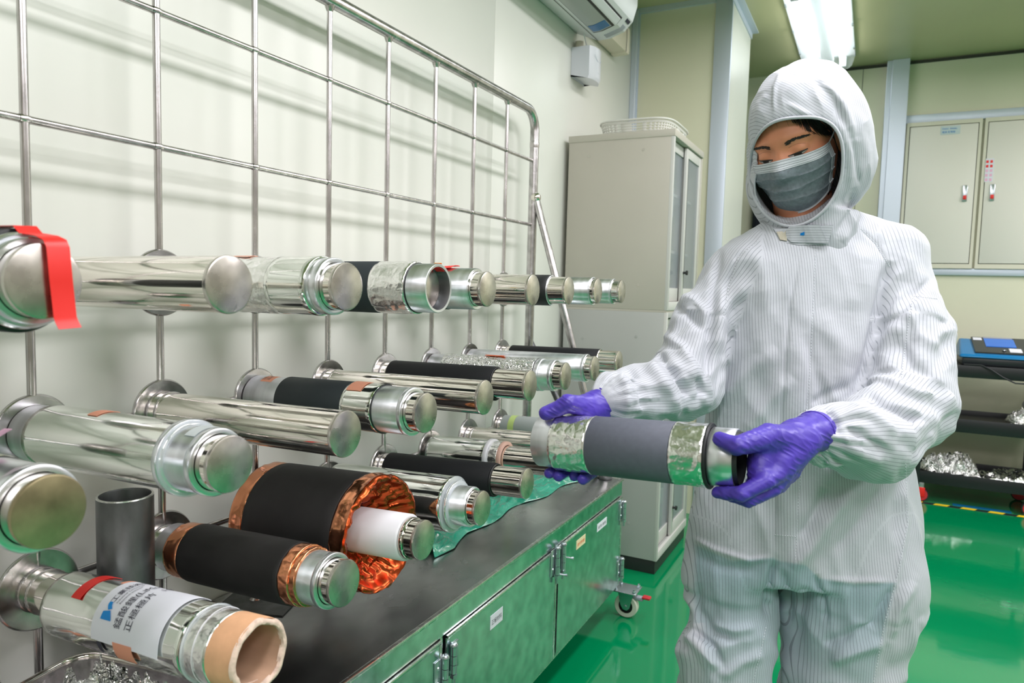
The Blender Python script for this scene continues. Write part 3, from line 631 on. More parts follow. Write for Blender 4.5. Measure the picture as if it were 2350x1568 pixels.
pr = [(0.2962, 0.105), (0.2964, 0.1095)]+[(0.2964+0.034*k/7, 0.1098+0.0015*math.sin(k)) for k in range(1, 8)]
b.lathe(pr, 140, cu(52, 0.0022)); b.build('film', M['copper'], t, 70)
pr = [(0.3300, 0.1105), (0.3345, 0.1085), (0.333, 0.1035)]+[(lerp(0.329, 0.272, (k/12)**0.7)+0.003*math.sin(k*2.1), lerp(0.100, 0.0445, k/12)) for k in range(13)]
def face_unused(x, a): return W(0.0040, 60, 26, 54)(x, a)+0.0016*math.sin(a*9+x*80)
b = MB(); b.lathe(pr, 150)
nv = np.array(b.V); rad = np.hypot(nv[:, 1], nv[:, 2]); ang = np.arctan2(-nv[:, 1], nv[:, 2])
q = np.stack([np.cos(ang)*5, np.sin(ang)*5, rad*160], 1); q2 = np.stack([np.cos(ang)*11, np.sin(ang)*11, rad*60], 1)
edge = np.clip((0.112-rad)/0.01, 0.2, 1)*np.clip((rad-0.045)/0.012, 0, 1)
nv[:, 0] += (vnoise(q, 3)-0.5)*0.011*edge+(ridged(q2*0.6, 8)-0.5)*0.008*edge+0.010*np.clip(np.cos(ang-0.2), 0, 1)*edge*np.sin((rad-0.04)*40)
k2 = 1+(vnoise(q2*0.9, 12)-0.5)*0.045*np.clip((rad-0.09)/0.015, 0, 1); nv[:, 1] *= k2; nv[:, 2] *= k2
b.V = [tuple(v) for v in nv]; b.build('edge_face', M['copper_deep'], t, 70)
seg(t, 'core', M['white_plastic'], 0.02, 0.394, 0.0432, 0.0368, bev=0.003); seg(t, 'collar', M['polished'], 0.394, 0.4045, 0.0385, 0.0368)
t = roll(3, 3, 'thick foil roll with a clear plastic disc at its end, right behind the copper roll')
seg(t, 'film', M['foil_smooth'], 0.036, 0.356, 0.0600, 0.0375, lambda x, a: W(0.0007, 16, 12, 61)(x, a), 0.008, 90); seg(t, 'clear_ring', M['clear'], 0.356, 0.3590, 0.0610, 0.0430)
seg(t, 'end_layers', M['foil'], 0.3592, 0.366, 0.0505, 0.0425); seg(t, 'clear_ring', M['clear'], 0.366, 0.3695, 0.0520, 0.0425)
seg(t, 'core', M['alu'], 0.02, 0.404, 0.0425, 0.0368); seg(t, 'collar', M['alu'], 0.395, 0.406, 0.0410, 0.0368)
t = roll(3, 4, 'black rubber sleeve on the bottom row with a polished ribbed-looking rod end', name='rubber_sleeve', cat='sleeve')
seg(t, 'sleeve', M['black'], 0.024, 0.340, 0.0412, 0.0368); seg(t, 'edge_ring', M['rubber'], 0.340, 0.344, 0.0400, 0.0368)
t = roll(3, 5, 'foil roll between a white ring and a tan cardboard ring')
seg(t, 'film', M['foil_smooth'], 0.016, 0.205, 0.0485, 0.0375, W(0.0004, 14, 10, 71), 0.010, 80); seg(t, 'white_ring', M['white_plastic'], 0.205, 0.217, 0.0520, 0.0375)
seg(t, 'film', M['foil'], 0.217, 0.246, 0.0455, 0.0375, W(0.0008, 40, 20, 73), 0.004); seg(t, 'tan_ring', mat('tan_card', (0.66, 0.42, 0.34), 0.7), 0.246, 0.258, 0.0475, 0.0375)
t = roll(3, 7, 'pale grey plastic tube with a lime green tape band behind the held roll', name='core_tube', cat='tube')
seg(t, 'tube', M['pale_plastic'], 0.022, 0.400, 0.0415, 0.0368); wrap('tape_band', 0.0417, 0.052, 0.074, -60, 150, M['lime_tape'], t)

# ---- cart body ----
WZ = 0.506
b = MB().box(XW+0.006, 0.374, YS-0.03, 1.797, WZ-0.003, WZ); b.build('worktop', M['stainless_top'], rack, None, (0, -OY, 0))
e = MB().box(0.366, 0.3765, YS-0.03, 1.798, WZ-0.007, WZ+0.0022, 0.002); e.box(XW+0.006, 0.374, 1.789, 1.7975, WZ-0.0035, WZ+0.0022, 0.0015)
e.build('worktop_edge', M['edge_steel'], rack, 40, (0, -OY, 0))
MB().box(XW+0.008, 0.3725, YS-0.025, 1.793, 0.4505, WZ-0.0032).build('apron', M['stainless'], rack, None, (0, -OY, 0))
MB().box(XW+0.01, 0.355, YS-0.02, 1.785, 0.118, 0.4504).build('cabinet_body', M['dark_steel'], rack, None, (0, -OY, 0))
f = MB()
for y in (YS-0.02, -0.010, 0.597, 1.203, 1.787): f.box(0.353, 0.3705, y-0.006, y+0.006, 0.118, 0.4504, 0.001)
f.box(0.353, 0.3705, YS-0.02, 1.787, 0.108, 0.118); f.build('door_frame', M['edge_steel'], rack, 40, (0, -OY, 0))
MB().box(XW+0.01, 0.37, 1.785, 1.7925, 0.108, 0.4504).build('end_panel', M['stainless'], rack, None, (0, -OY, 0))
doors = []
for (y0, y1) in ((-0.892, -0.018), (-0.004, 0.585), (0.609, 1.194), (1.210, 1.783)):
    d = MB().box(0.3705, 0.3775, y0-OY, y1-OY, 0.121, 0.447).build('door', M['stainless'], rack, None)
    rim = MB().box(0.3700, 0.3800, y0-OY, y1-OY, 0.4400, 0.448, 0.002).box(0.3700, 0.3795, y1-0.006-OY, y1-OY, 0.121, 0.4400, 0.001)
    rim.build('folded_rim', M['edge_steel'], d, 40); doors.append(d)
def hinge(d, y, z, side, h=0.072):
    """a bolt hinge: two leaves, a knuckled barrel with a round head and a nut"""
    y -= OY; b = MB(); b.box(0.3778, 0.3805, y-0.030*side if side > 0 else y, y if side > 0 else y-0.030*side, z, z+h, 0.0008).build('hinge', M['galv'], d, 40)
    q = MB(); x = 0.3865
    for k in range(3): q.lathe([(0, 0), (0, 0.0075), (h/3-0.0015, 0.0075), (h/3-0.0015, 0)], 16, ax='z', o=(x, y, z+k*h/3))
    q.lathe([(0, 0), (0, 0.009), (0.003, 0.009), (0.007, 0.006), (0.008, 0)], 16, ax='z', o=(x, y, z+h)); q.lathe([(0, 0), (0, 0.0085), (0.008, 0.0085), (0.008, 0)], 6, ax='z', o=(x, y, z-0.010))
    q.lathe([(0, 0.0042), (0, 0.0042), (0.02, 0.0042), (0.02, 0)], 8, ax='z', o=(x, y, z-0.026)); q.build('hinge_pin', M['galv'], d, 40)
    s = MB()
    for k in range(2): s.lathe([(0, 0), (0, 0.0042), (0.0025, 0.003), (0.003, 0)], 12, o=(0.3805, y-0.018*side, z+h*(0.25+0.5*k)))
    s.build('screw', M['galv'], d, 40)
hinge(doors[1], 0.588, 0.345, 1, 0.066); hinge(doors[2], 0.622, 0.362, -1, 0.060)
hinge(doors[2], 1.178, 0.378, 1, 0.075); hinge(doors[3], 1.222, 0.375, -1, 0.075)
hinge(doors[3], 1.785, 0.365, 1, 0.060); hinge(doors[3], 1.785, 0.155, 1, 0.060)
for d, y, z in ((doors[3], 1.245, 0.405), (doors[2], 1.20, 0.37)):
    MB().tube([(0.386, y-OY, z), (0.398, y-OY+0.006, z-0.002), (0.406, y-OY+0.008, z-0.002)], [0.0028, 0.0028, 0.0045], 8).build('latch_pin', M['galv'], d, 40)
def door_label(d, y0, y1, z0, z1, m, body, ink):
    l = MB().box(0.3776, 0.3782, y0-OY, y1-OY, z0, z1).build('door_label', m, d, None)
    V, Fc = textmesh(body, (z1-z0)*0.42)
    if len(V):
        wv = V[:, 0].max()-V[:, 0].min(); s = (y1-y0)*0.82/wv
        lines = [(0.3784, y0-OY+(y1-y0)*0.09+(v[0]-V[:, 0].min())*s, z0+(z1-z0)*0.3+v[1]) for v in V]
        mobj('handwriting', lines, Fc, ink, l)
door_label(doors[2], 0.800, 0.862, 0.376, 0.410, M['paper'], '正極材料', M['ink'])
door_label(doors[3], 1.345, 1.420, 0.392, 0.420, mat('cream_label', (0.8, 0.68, 0.42), 0.7), '膠帶類', M['orange_tape'])
door_label(doors[3], 1.528, 1.620, 0.392, 0.418, M['paper'], '鋁箔 銅箔', M['ink'])
# casters
def caster(x, y, out):
    c = MB().box(x-0.048, x+0.044, y-0.042, y+0.042, 0.1005, 0.1055, 0.002)
    c.V = [(a, b_-OY, z) for a, b_, z in c.V]; c = c.build('caster', M['galv'], rack, 40)
    y -= OY
    f = MB()
    for s in (-1, 1):
        pts = [(x-0.030, 0.098), (x+0.030, 0.098), (x+0.016, 0.040), (x+0.006, 0.030), (x-0.008, 0.032), (x-0.018, 0.048)]
        V = [(px, y+s*0.017+q, pz) for q in (-0.0015, 0.0015) for px, pz in pts]; n = 6
        f.add(V, [tuple(range(n))[::-1], tuple(range(n, 2*n))]+[(i, (i+1) % n, n+(i+1) % n, n+i) for i in range(n)])
    f.box(x-0.030, x+0.030, y-0.018, y+0.018, 0.095, 0.1005, 0.001); f.lathe([(-0.022, 0), (-0.022, 0.006), (0.022, 0.006), (0.022, 0)], 6, ax='y', o=(x, y, 0.0435))
    f.build('fork', M['galv'], c, 40)
    MB().lathe([(-0.014, 0.026), (-0.014, 0.040), (-0.010, 0.0432), (0.010, 0.0432), (0.014, 0.040), (0.014, 0.026)], 40, ax='y', o=(x, y, 0.0435)).build('tyre', M['nylon'], c, 40)
    MB().lathe([(-0.008, 0), (-0.008, 0.027), (0.008, 0.027), (0.008, 0)], 32, ax='y', o=(x, y, 0.0435)).build('wheel_hub', M['rubber'], c, 40)
    MB().box(x+0.020, x+0.062, y-0.012, y+0.012, 0.072, 0.086, 0.004).build('brake_arm', M['grey_plastic'], c, 40)
    MB().box(x+0.058, x+0.088, y-0.014, y+0.014, 0.082, 0.091, 0.004).build('brake_pedal', M['red_plastic'], c, 40)
    q = MB()
    for sx in (-1, 1):
        for sy in (-1, 1): q.lathe([(0, 0), (0, 0.007), (0.006, 0.007), (0.007, 0.004), (0.012, 0.004), (0.012, 0)], 6, ax='z', o=(x+sx*0.034, y+sy*0.030, 0.1055))
    q.build('bolt', M['galv'], c, 40)
caster(0.405, 1.800, 1); caster(0.40, -0.80, 1); caster(-0.02, 1.62, 1); caster(-0.02, -0.78, 1)

# ---- things on the worktop ----
pp = thing('steel_pipe', 'dark open steel pipe standing upright on the worktop', 'pipe', (0.045, 0.118, WZ))
MB().lathe([(0.001, 0.0385), (0.001, 0.0432), (0.317, 0.0432), (0.3185, 0.0425), (0.3185, 0.0392), (0.317, 0.0385), (0.001, 0.0385)], 64, ax='z').build('wall', M['dark_steel'], pp, 40)
MB().lathe([(0.3172, 0.0433), (0.3190, 0.0425), (0.3190, 0.0395)], 64, ax='z').build('cut_rim', M['edge_steel'], pp, 40)
MB().lathe([(0.125, 0.0434), (0.126, 0.0436), (0.127, 0.0434)], 64, ax='z').build('score_line', M['rubber'], pp, 40)
pl = MB().box(-0.055, 0.095, -0.05, 0.05, 0, 0.0025).build('metal_plate', M['dark_steel'], None, None, (0.0, 0.425, WZ+0.0003), (0, 0, 0.35))
tag(pl, 'thin dark metal plate lying on the worktop behind the labelled foil roll', 'plate')

def crumple_sheet(name, cx, cy, z, sx, sy, amp, m, label, cat, seed, rot=0, nx=46, ny=46, grow=1.0, group=None):
    V = []; Fc = []; X, Y = np.meshgrid(np.linspace(-1, 1, nx), np.linspace(-1, 1, ny), indexing='ij')
    q = np.stack([X.ravel()*sx*grow*22, Y.ravel()*sy*grow*22, np.zeros(X.size)], 1)
    h = (ridged(q, seed)*0.55+vnoise(q*0.4+3, seed+1)*0.8+ridged(q*2.3, seed+2)*0.25)*amp
    edge = (1-np.maximum(abs(X), abs(Y)).ravel()**6*0.75); h = np.clip(h*edge, 0, None)
    jx = (vnoise(q*0.8, seed+3)-0.5)*sx*0.25; jy = (vnoise(q*0.8, seed+4)-0.5)*sy*0.25
    px = X.ravel()*sx/1*0.5+jx*0.5; py = Y.ravel()*sy*0.5+jy*0.5
    T = 0.0008; V = [(a, b_, c+T) for a, b_, c in zip(px, py, h)]+[(a, b_, c) for a, b_, c in zip(px, py, h)]; n = nx*ny
    for i in range(nx-1):
        for j in range(ny-1):
            a = i*ny+j; Fc.append((a, a+ny, a+ny+1, a+1)); Fc.append((n+a, n+a+1, n+a+ny+1, n+a+ny))
    for i in range(nx-1):
        a = i*ny; Fc.append((a, n+a, n+a+ny, a+ny)); a += ny-1; Fc.append((a, a+ny, n+a+ny, n+a))
    for j in range(ny-1):
        a = j; Fc.append((a, a+1, n+a+1, n+a)); a += (nx-1)*ny; Fc.append((a, n+a, n+a+1, a+1))
    o = mobj(name, V, Fc, m, None, 60, (cx, cy, z), (0, 0, rot)); return tag(o, label, cat, group)
# green tinted plastic sheet: a long loose ribbon folded along the back of the worktop
def green_sheet():
    nx, ny = 40, 110; V = []; Fc = []
    for i in range(nx):
        for j in range(ny):
            u = i/(nx-1); v = j/(ny-1); y = lerp(0.845, 1.752, v)
            xf = np.interp(v, [0, 0.08, 0.2, 0.45, 0.7, 0.9, 1], [0.20, 0.215, 0.185, 0.195, 0.215, 0.255, 0.250])+0.006*math.sin(v*21)
            xb = np.interp(v, [0, 0.25, 1], [0.13, 0.03, 0.05])
            V.append((lerp(xb, xf, u)+0.010*math.sin(v*17+u*3), y+0.018*math.sin(u*5+v*4)*(1-v), 0))
    A = np.array(V); q = np.stack([A[:, 0]*30+A[:, 1]*8, A[:, 1]*9-A[:, 0]*10, A[:, 0]*0], 1)
    U = np.repeat(np.linspace(0, 1, nx), ny); Vv = np.tile(np.linspace(0, 1, ny), nx)
    h = 0.003+0.020*ridged(q, 3)*np.clip(1.1-U*0.75, 0.1, 1)+0.014*vnoise(q*2.1, 5)*np.sin(np.clip(U, 0, 1)*PI*0.93+0.1)+0.004*np.clip(ridged(q*3.3, 9), 0, 1)
    h = np.clip(h, 0.0015, 0.05)*np.clip((1.02-U)*9, 0.12, 1)
    Z = WZ+0.001+h; n = nx*ny
    V = [(a[0], a[1], z+0.0008) for a, z in zip(A, Z)]+[(a[0], a[1], z) for a, z in zip(A, Z)]
    for i in range(nx-1):
        for j in range(ny-1):
            a = i*ny+j; Fc.append((a, a+ny, a+ny+1, a+1)); Fc.append((n+a, n+a+1, n+a+ny+1, n+a+ny))
    for i in range(nx-1):
        a = i*ny; Fc.append((a, n+a, n+a+ny, a+ny)); a += ny-1; Fc.append((a, a+ny, n+a+ny, n+a))
    for j in range(ny-1):
        a = j; Fc.append((a, a+1, n+a+1, n+a)); a += (nx-1)*ny; Fc.append((a, n+a, n+a+1, a+1))
    tag(mobj('plastic_sheet', V, Fc, M['sheet_green'], None, 70), 'glossy green plastic sheet spread along the worktop under the bottom rolls', 'plastic sheet')
green_sheet()
# stainless tray with crumpled foil, front left
tr = thing('steel_tray', 'deep stainless tray with a rolled rim at the lower left of the worktop', 'tray', (0.235, -0.045, WZ), (0, 0, math.radians(10)))
def rrect(hx, hy, r, z, n=8):
    out = []
    for (sx, sy, a) in ((1, 1, 0), (-1, 1, 90), (-1, -1, 180), (1, -1, 270)):
        for k in range(n+1):
            t_ = math.radians(a+90*k/n); out.append((sx*(hx-r)+r*math.cos(t_), sy*(hy-r)+r*math.sin(t_), z))
    return out
lv = [rrect(0.135, 0.085, 0.03, 0.002), rrect(0.150, 0.098, 0.035, 0.018), rrect(0.160, 0.108, 0.04, 0.086), rrect(0.157, 0.105, 0.038, 0.086), rrect(0.147, 0.095, 0.034, 0.020), rrect(0.132, 0.082, 0.03, 0.005)]
n = len(lv[0]); V = [p for l in lv for p in l]; Fc = [(a*n+k, a*n+(k+1) % n, (a+1)*n+(k+1) % n, (a+1)*n+k) for a in range(5) for k in range(n)]+[tuple(range(n))[::-1], tuple(range(5*n, 6*n))]
mobj('pan', V, Fc, M['steel'], tr, 50); MB().tube(rrect(0.164, 0.112, 0.042, 0.087), 0.0052, 10, True).build('rolled_rim', M['polished'], tr, 60)
crumple_sheet('foil_heap', 0.235, -0.045, WZ+0.008, 0.27, 0.17, 0.098, M['foil_crumple'], 'crumpled silver foil heaped in the stainless tray', 'foil', 81, math.radians(10), grow=1.4)
# scraps at the lower left corner
crumple_sheet('foil_scrap', -0.02, -0.095, WZ+0.001, 0.10, 0.14, 0.055, M['foil_crumple'], 'crumpled foil scrap beside the wall at the lower left corner', 'foil', 91, grow=1.8)
tag(wrap('tape_piece', 0.03, -0.02, 0.02, -40, 50, M['salmon_tape'], None), 'salmon tape piece on the foil scrap at the lower left corner', 'tape').location = (0.01, -0.095, WZ+0.035)
cb = MB()
cb.tube([(0.05+0.055*math.cos(a)+0.004*math.sin(3*a), -0.175+0.05*math.sin(a), WZ+0.006+0.004*a/3) for a in np.linspace(0, 5.4*PI, 90)], 0.0035, 8)
tag(cb.build('black_cable', M['rubber'], None, 60), 'coiled black cable at the lower left corner of the worktop', 'cable')

# ================================================================ TALL CABINET
CX0, CX1, CY0, CY1 = -0.055, 0.397, 2.22, 2.75
cab = thing('steel_cabinet', 'tall grey two-part cabinet with sliding glass doors beyond the rack', 'cabinet', ((CX0+CX1)/2, (CY0+CY1)/2, 0))
ox, oy = (CX0+CX1)/2, (CY0+CY1)/2; hx, hy = (CX1-CX0)/2, (CY1-CY0)/2
box('plinth', -hx+0.01, hx-0.006, -hy+0.004, hy-0.004, 0, 0.058, M['plinth'], cab, 0.002)
def unit(name, z0, z1, m, md, cap):
    g = MB(); th = 0.014
    g.box(-hx, hx, -hy, -hy+th, z0, z1, 0.0015).box(-hx, hx, hy-th, hy, z0, z1, 0.0015).box(-hx, -hx+th, -hy+th, hy-th, z0, z1)
    g.box(-hx+th, hx, -hy+th, hy-th, z0, z0+0.030, 0.001).box(-hx+th, hx, -hy+th, hy-th, z1-0.022, z1, 0.001)
    u = g.build(name, m, cab, 35)
    if cap: box('top_lid', -hx-0.002, hx+0.004, -hy-0.0025, hy+0.0025, z1-0.026, z1+0.002, m, u, 0.0015)
    box('front_edge', hx-0.012, hx+0.0015, -hy-0.0005, -hy+0.018, z0, z1-(0.026 if cap else 0), M['cabinet_light'], u, 0.001)
    box('bottom_rail', hx-0.012, hx+0.0015, -hy+0.018, hy, z0, z0+0.035, M['cabinet_light'], u, 0.001)
    sh = MB()
    for k in (1, 2): sh.box(-hx+th, hx-0.04, -hy+th, hy-th, lerp(z0, z1, k/3), lerp(z0, z1, k/3)+0.012)
    sh.build('shelf', M['cabinet_light'], u, 35)
    for (ya, yb, xo, nm) in ((-hy+0.018, 0.022, -0.020, 0), (-0.022, hy-0.016, -0.004, 1)):
        za, zb = z0+0.036, z1-0.030; fw = 0.040
        d = MB().box(hx+xo-0.012, hx+xo, ya, ya+fw*0.8, za, zb, 0.001).box(hx+xo-0.012, hx+xo, yb-fw*0.8, yb, za, zb, 0.001)
        d.box(hx+xo-0.012, hx+xo, ya+fw*0.8, yb-fw*0.8, za, za+fw*1.4, 0.001).box(hx+xo-0.012, hx+xo, ya+fw*0.8, yb-fw*0.8, zb-fw, zb, 0.001)
        dd = d.build('sliding_door', M['cabinet_light'], cab, 35)
        box('door_glass', hx+xo-0.008, hx+xo-0.004, ya+fw*0.8, yb-fw*0.8, za+fw*1.4, zb-fw, M['glass'], dd)
        box('glass_gasket', hx+xo-0.001, hx+xo+0.0006, ya+fw*0.8-0.004, ya+fw*0.8, za+fw*1.4, zb-fw, M['plinth'], dd)
        if nm: MB().lathe([(0, 0), (0, 0.006), (0.010, 0.005), (0.012, 0.010), (0.020, 0.010), (0.022, 0)], 20, o=(hx+xo, ya+0.02, z0+0.16)).build('lock_knob', M['plinth'], dd, 40)
    for (y, z) in ((-0.6, 0.12), (0.45, 0.14), (-0.6, 0.88), (0.45, 0.9)):
        MB().lathe([(0, 0), (0, 0.006), (0.0012, 0.0055), (0.0012, 0)], 16, ax='y', o=(y*hx, -hy-0.0012, lerp(z0, z1, z))).build('rivet', m, u, 40)
    return u
unit('lower_unit', 0.058, 1.098, M['cabinet_low'], None, False)
MB().box(-hx+0.002, hx-0.002, -hy+0.001, hy-0.001, 1.0982, 1.1068).build('joint_strip', M['cabinet'], cab, 35)
unit('upper_unit', 1.107, 1.83, M['cabinet'], None, True)
# things inside the cabinet, seen through the glass
def binder(x, y, z, wd, h, m, label, g):
    o = MB().box(-0.11, 0.0, 0, wd, 0, h, 0.003).build('file_binder', m, None, 35, (x, y, z)); tag(o, label, 'binder', g)
    MB().box(0.0, 0.0008, wd*0.2, wd*0.8, h*0.45, h*0.85).build('spine_label', M['paper'], o, None); return o
yb = CY0+0.03
for k, (wd, m, lab) in enumerate(((0.035, 'device_dark', 'dark binder behind the near glass of the upper cabinet, nearest'), (0.04, 'grey_plastic', 'grey binder second from the near side in the upper cabinet'),
                             (0.03, 'cabinet_light', 'pale binder third from the near side in the upper cabinet'), (0.035, 'blue_film', 'blue binder in the upper cabinet, lowest shelf'))):
    binder(0.35, yb, 1.138, wd, 0.19, M[m], lab, 'binders in the upper cabinet'); yb += wd+0.004
tag(box('paper_stack', 0.16, 0.34, CY0+0.03, CY0+0.20, 1.36, 1.395, M['card'], bev=0.001), 'brown paper stack on the middle shelf of the upper cabinet', 'paper')
tag(box('notice_sheet', 0.3632, 0.3638, CY0+0.056, CY0+0.16, 1.50, 1.62, M['paper']), 'white notice sheet behind the near upper glass door', 'paper')
nsl = MB()
for k in range(9): nsl.box(0.3638, 0.3641, CY0+0.066, CY0+0.066+0.05+0.03*((k*7) % 3)/2, 1.605-k*0.0115, 1.608-k*0.0115)
nsl.build('printed_lines', M['ink'], bpy.data.objects['notice_sheet'], None)
tag(box('storage_box', 0.12, 0.34, CY0+0.03, CY0+0.26, 0.42, 0.60, M['device_blue'], bev=0.004), 'blue box on the middle shelf of the lower cabinet', 'box')
tag(box('storage_box', 0.10, 0.34, CY0+0.04, CY0+0.30, 0.094, 0.29, M['pale_plastic'], bev=0.004), 'pale box at the bottom of the lower cabinet', 'box')
# perforated basket on top of the cabinet
bk = thing('plastic_basket', 'white perforated plastic basket on top of the tall cabinet', 'basket', (0.19, 2.50, 1.8325))
def basket():
    hx_, hy_, H = 0.165, 0.20, 0.072; N = 96; R_ = 7; rings = []
    def loop(s, z): 
        pts = []
        for k in range(N):
            a = 2*PI*k/N; c, s_ = math.cos(a), math.sin(a); e = 0.45
            pts.append((s*hx_*math.copysign(abs(c)**e, c), s*hy_*math.copysign(abs(s_)**e, s_), z))
        return pts
    V = []; Fc = []
    zs = [0.012+k*(H-0.022)/10 for k in range(11)]
    for z in zs: V += loop(0.90+0.10*z/H, z)
    for r in range(10):
        for k in range(N):
            if 1 <= r <= 8 and r % 2 == 1 and k % 2 == 0: continue     # the holes
            Fc.append((r*N+k, r*N+(k+1) % N, (r+1)*N+(k+1) % N, (r+1)*N+k))
    o = mobj('side_wall', V, Fc, M['basket'], bk, 50); sm = o.modifiers.new('s', 'SOLIDIFY'); sm.thickness = 0.002
    V = loop(0.90, 0.001)+loop(0.905, 0.0125); mobj('base', V, [(k, (k+1) % N, N+(k+1) % N, N+k) for k in range(N)]+[tuple(range(N))[::-1]], M['basket'], bk, 50)
    MB().tube(loop(1.0, H-0.004), 0.0045, 8, True).build('rim', M['basket'], bk, 60)
basket()

# ================================================================ BLACK TROLLEY on the right
tc = thing('trolley', 'black three-shelf steel trolley with red-edged wheels at the right', 'trolley', (1.78, 4.25, 0))
tx0, tx1, ty0, ty1 = -0.36, 0.46, -0.185, 0.215
zt = [float((K(2250, py, 1)-CAM)[2]) for py in (0,)]
def tz(px, py, Y=4.065):
    d = RM.T @ np.array([(px-1175)/F, -(py-784)/F, 1.0]); return float((CAM+d*((Y-CAM[1])/d[1]))[2])
SHZ = [tz(2250, 838), tz(2250, 948), tz(2250, 1094)]
for z, hgt in ((tz(2250, 841), tz(2250, 841)-tz(2250, 869)), (tz(2250, 966), tz(2250, 966)-tz(2250, 997)), (tz(2250, 1097), tz(2250, 1097)-tz(2250, 1125))):
    s = MB().box(tx0, tx1, ty0, ty0+0.004, z-hgt, z, 0.001).box(tx0, tx1, ty1-0.004, ty1, z-hgt, z, 0.001).box(tx0, tx0+0.004, ty0+0.004, ty1-0.004, z-hgt, z, 0.001).box(tx1-0.004, tx1, ty0+0.004, ty1-0.004, z-hgt, z, 0.001)
    s.box(tx0+0.004, tx1-0.004, ty0+0.004, ty1-0.004, z-0.030 if z < 0.7 else z-0.006, z-0.026 if z < 0.7 else z-0.002); s.build('shelf', M['black_paint'], tc, 35)
for x in (tx0+0.012, 0.225):
    for y in (ty0-0.001, ty1-0.021): box('post', x-0.011, x+0.011, y, y+0.022, 0.10, tz(2250, 841)-0.002, M['black_paint'], tc, 0.001)
for x in (tx0+0.035, 0.20):
    for y in (ty0+0.02, ty1-0.04):
        c = MB().box(x-0.014, x+0.014, y-0.016, y+0.016, 0.072, 0.115, 0.002).build('caster', M['galv'], tc, 35)
        MB().lathe([(-0.012, 0.034), (-0.012, 0.041), (0.012, 0.041), (0.012, 0.034)], 32, ax='y', o=(x, y, 0.0415)).build('tyre', M['rubber'], c, 40)
        MB().lathe([(-0.0135, 0), (-0.0135, 0.035), (0.0135, 0.035), (0.0135, 0)], 32, ax='y', o=(x, y, 0.0415)).build('wheel_disc', M['red_plastic'], c, 40)
        MB().box(x-0.020, x+0.020, y-0.020, y-0.0145, 0.030, 0.085, 0.003).build('red_cover', M['red_tape'], c, 40)
ztop = tz(2250, 841)-0.001
dv = thing('measuring_device', 'blue and black instrument with a blue screen on the black trolley', 'device', (1.80, 4.25, ztop))
box('base', -0.19, 0.19, -0.15, 0.14, 0, 0.050, M['device_dark'], dv, 0.012)
V = [(-0.205, -0.165, 0.045), (0.205, -0.165, 0.045), (0.205, 0.15, 0.045), (-0.205, 0.15, 0.045), (-0.200, -0.155, 0.062), (0.200, -0.155, 0.062), (0.185, 0.13, 0.140), (-0.185, 0.13, 0.140)]
bm_o = mobj('shell', V, [(3, 2, 1, 0), (4, 5, 6, 7), (0, 1, 5, 4), (1, 2, 6, 5), (2, 3, 7, 6), (3, 0, 4, 7)], M['device_blue'], dv, 30)
md = bm_o.modifiers.new('b', 'BEVEL'); md.width = 0.012; md.segments = 3
def slab(name, u0, u1, v0, v1, m, up, parent):       # a plate lying on the sloping lid
    def p(u, v, h): y = lerp(-0.150, 0.128, v); z = lerp(0.062, 0.140, v)+h; return (u, y, z)
    V = [p(u, v, h) for h in (0, up) for u, v in ((u0, v0), (u1, v0), (u1, v1), (u0, v1))]
    return mobj(name, V, [(3, 2, 1, 0), (4, 5, 6, 7), (0, 1, 5, 4), (1, 2, 6, 5), (2, 3, 7, 6), (3, 0, 4, 7)], m, parent)
lid = slab('lid_panel', -0.125, 0.150, 0.08, 1.0, M['device_dark'], 0.010, dv)
slab('screen', -0.065, 0.080, 0.42, 0.90, mat('blue_screen', (0.0, 0.10, 0.42), 0.15, emit=((0.0, 0.10, 0.5), 0.35)), 0.013, dv); slab('screen_bar', -0.065, 0.075, 0.93, 0.985, M['grey_plastic'], 0.014, dv)
slab('sticker', -0.118, -0.075, 0.80, 0.94, M['paper'], 0.0125, lid); slab('sticker', 0.040, 0.098, 0.14, 0.34, M['paper'], 0.0125, lid)
MB().lathe([(0, 0), (0, 0.010), (0.004, 0.009), (0.004, 0)], 20, ax='z', o=(0.015, -0.093, 0.090)).build('round_button', M['galv'], dv, 40)
cbx = K(2172, 838, 1); 
tag(tube('black_cable', [(1.62, 4.075, ztop+0.006), (1.70, 4.06, ztop+0.008), (1.745, 4.045, ztop-0.012), (1.80, 4.04, ztop-0.050), (1.86, 4.04, ztop-0.078), (1.92, 4.04, ztop-0.078), (2.0, 4.045, ztop-0.05), (2.08, 4.055, ztop+0.004)], 0.0042, M['rubber'], None, 8), 'thin black cable drooping over the front of the trolley', 'cable')
z2 = tz(2250, 966)-0.025; z3 = tz(2250, 1097)-0.025
crumple_sheet('foil_bundle', 1.99, 4.20, z2, 0.24, 0.20, 0.075, M['foil_crumple'], 'crumpled foil bundle on the middle shelf of the trolley', 'foil', 101, grow=1.3)
tag(MB().lathe([(-0.06, 0), (-0.058, 0.034), (0.058, 0.034), (0.06, 0)], 32, ax='y').build('paper_roll', M['grey_plastic'], None, 40, (1.985, 4.31, z2+0.100)), 'grey roll lying on the foil of the middle trolley shelf', 'roll')
crumple_sheet('foil_sheet', 1.60, 4.22, z3, 0.28, 0.24, 0.095, M['foil_crumple'], 'crumpled foil pile at the left of the lowest trolley shelf', 'foil', 111, grow=1.2)
crumple_sheet('foil_sheet', 1.885, 4.20, z3+0.001, 0.24, 0.24, 0.050, M['foil'], 'flatter foil sheet at the right of the lowest trolley shelf', 'foil', 121, grow=0.6)
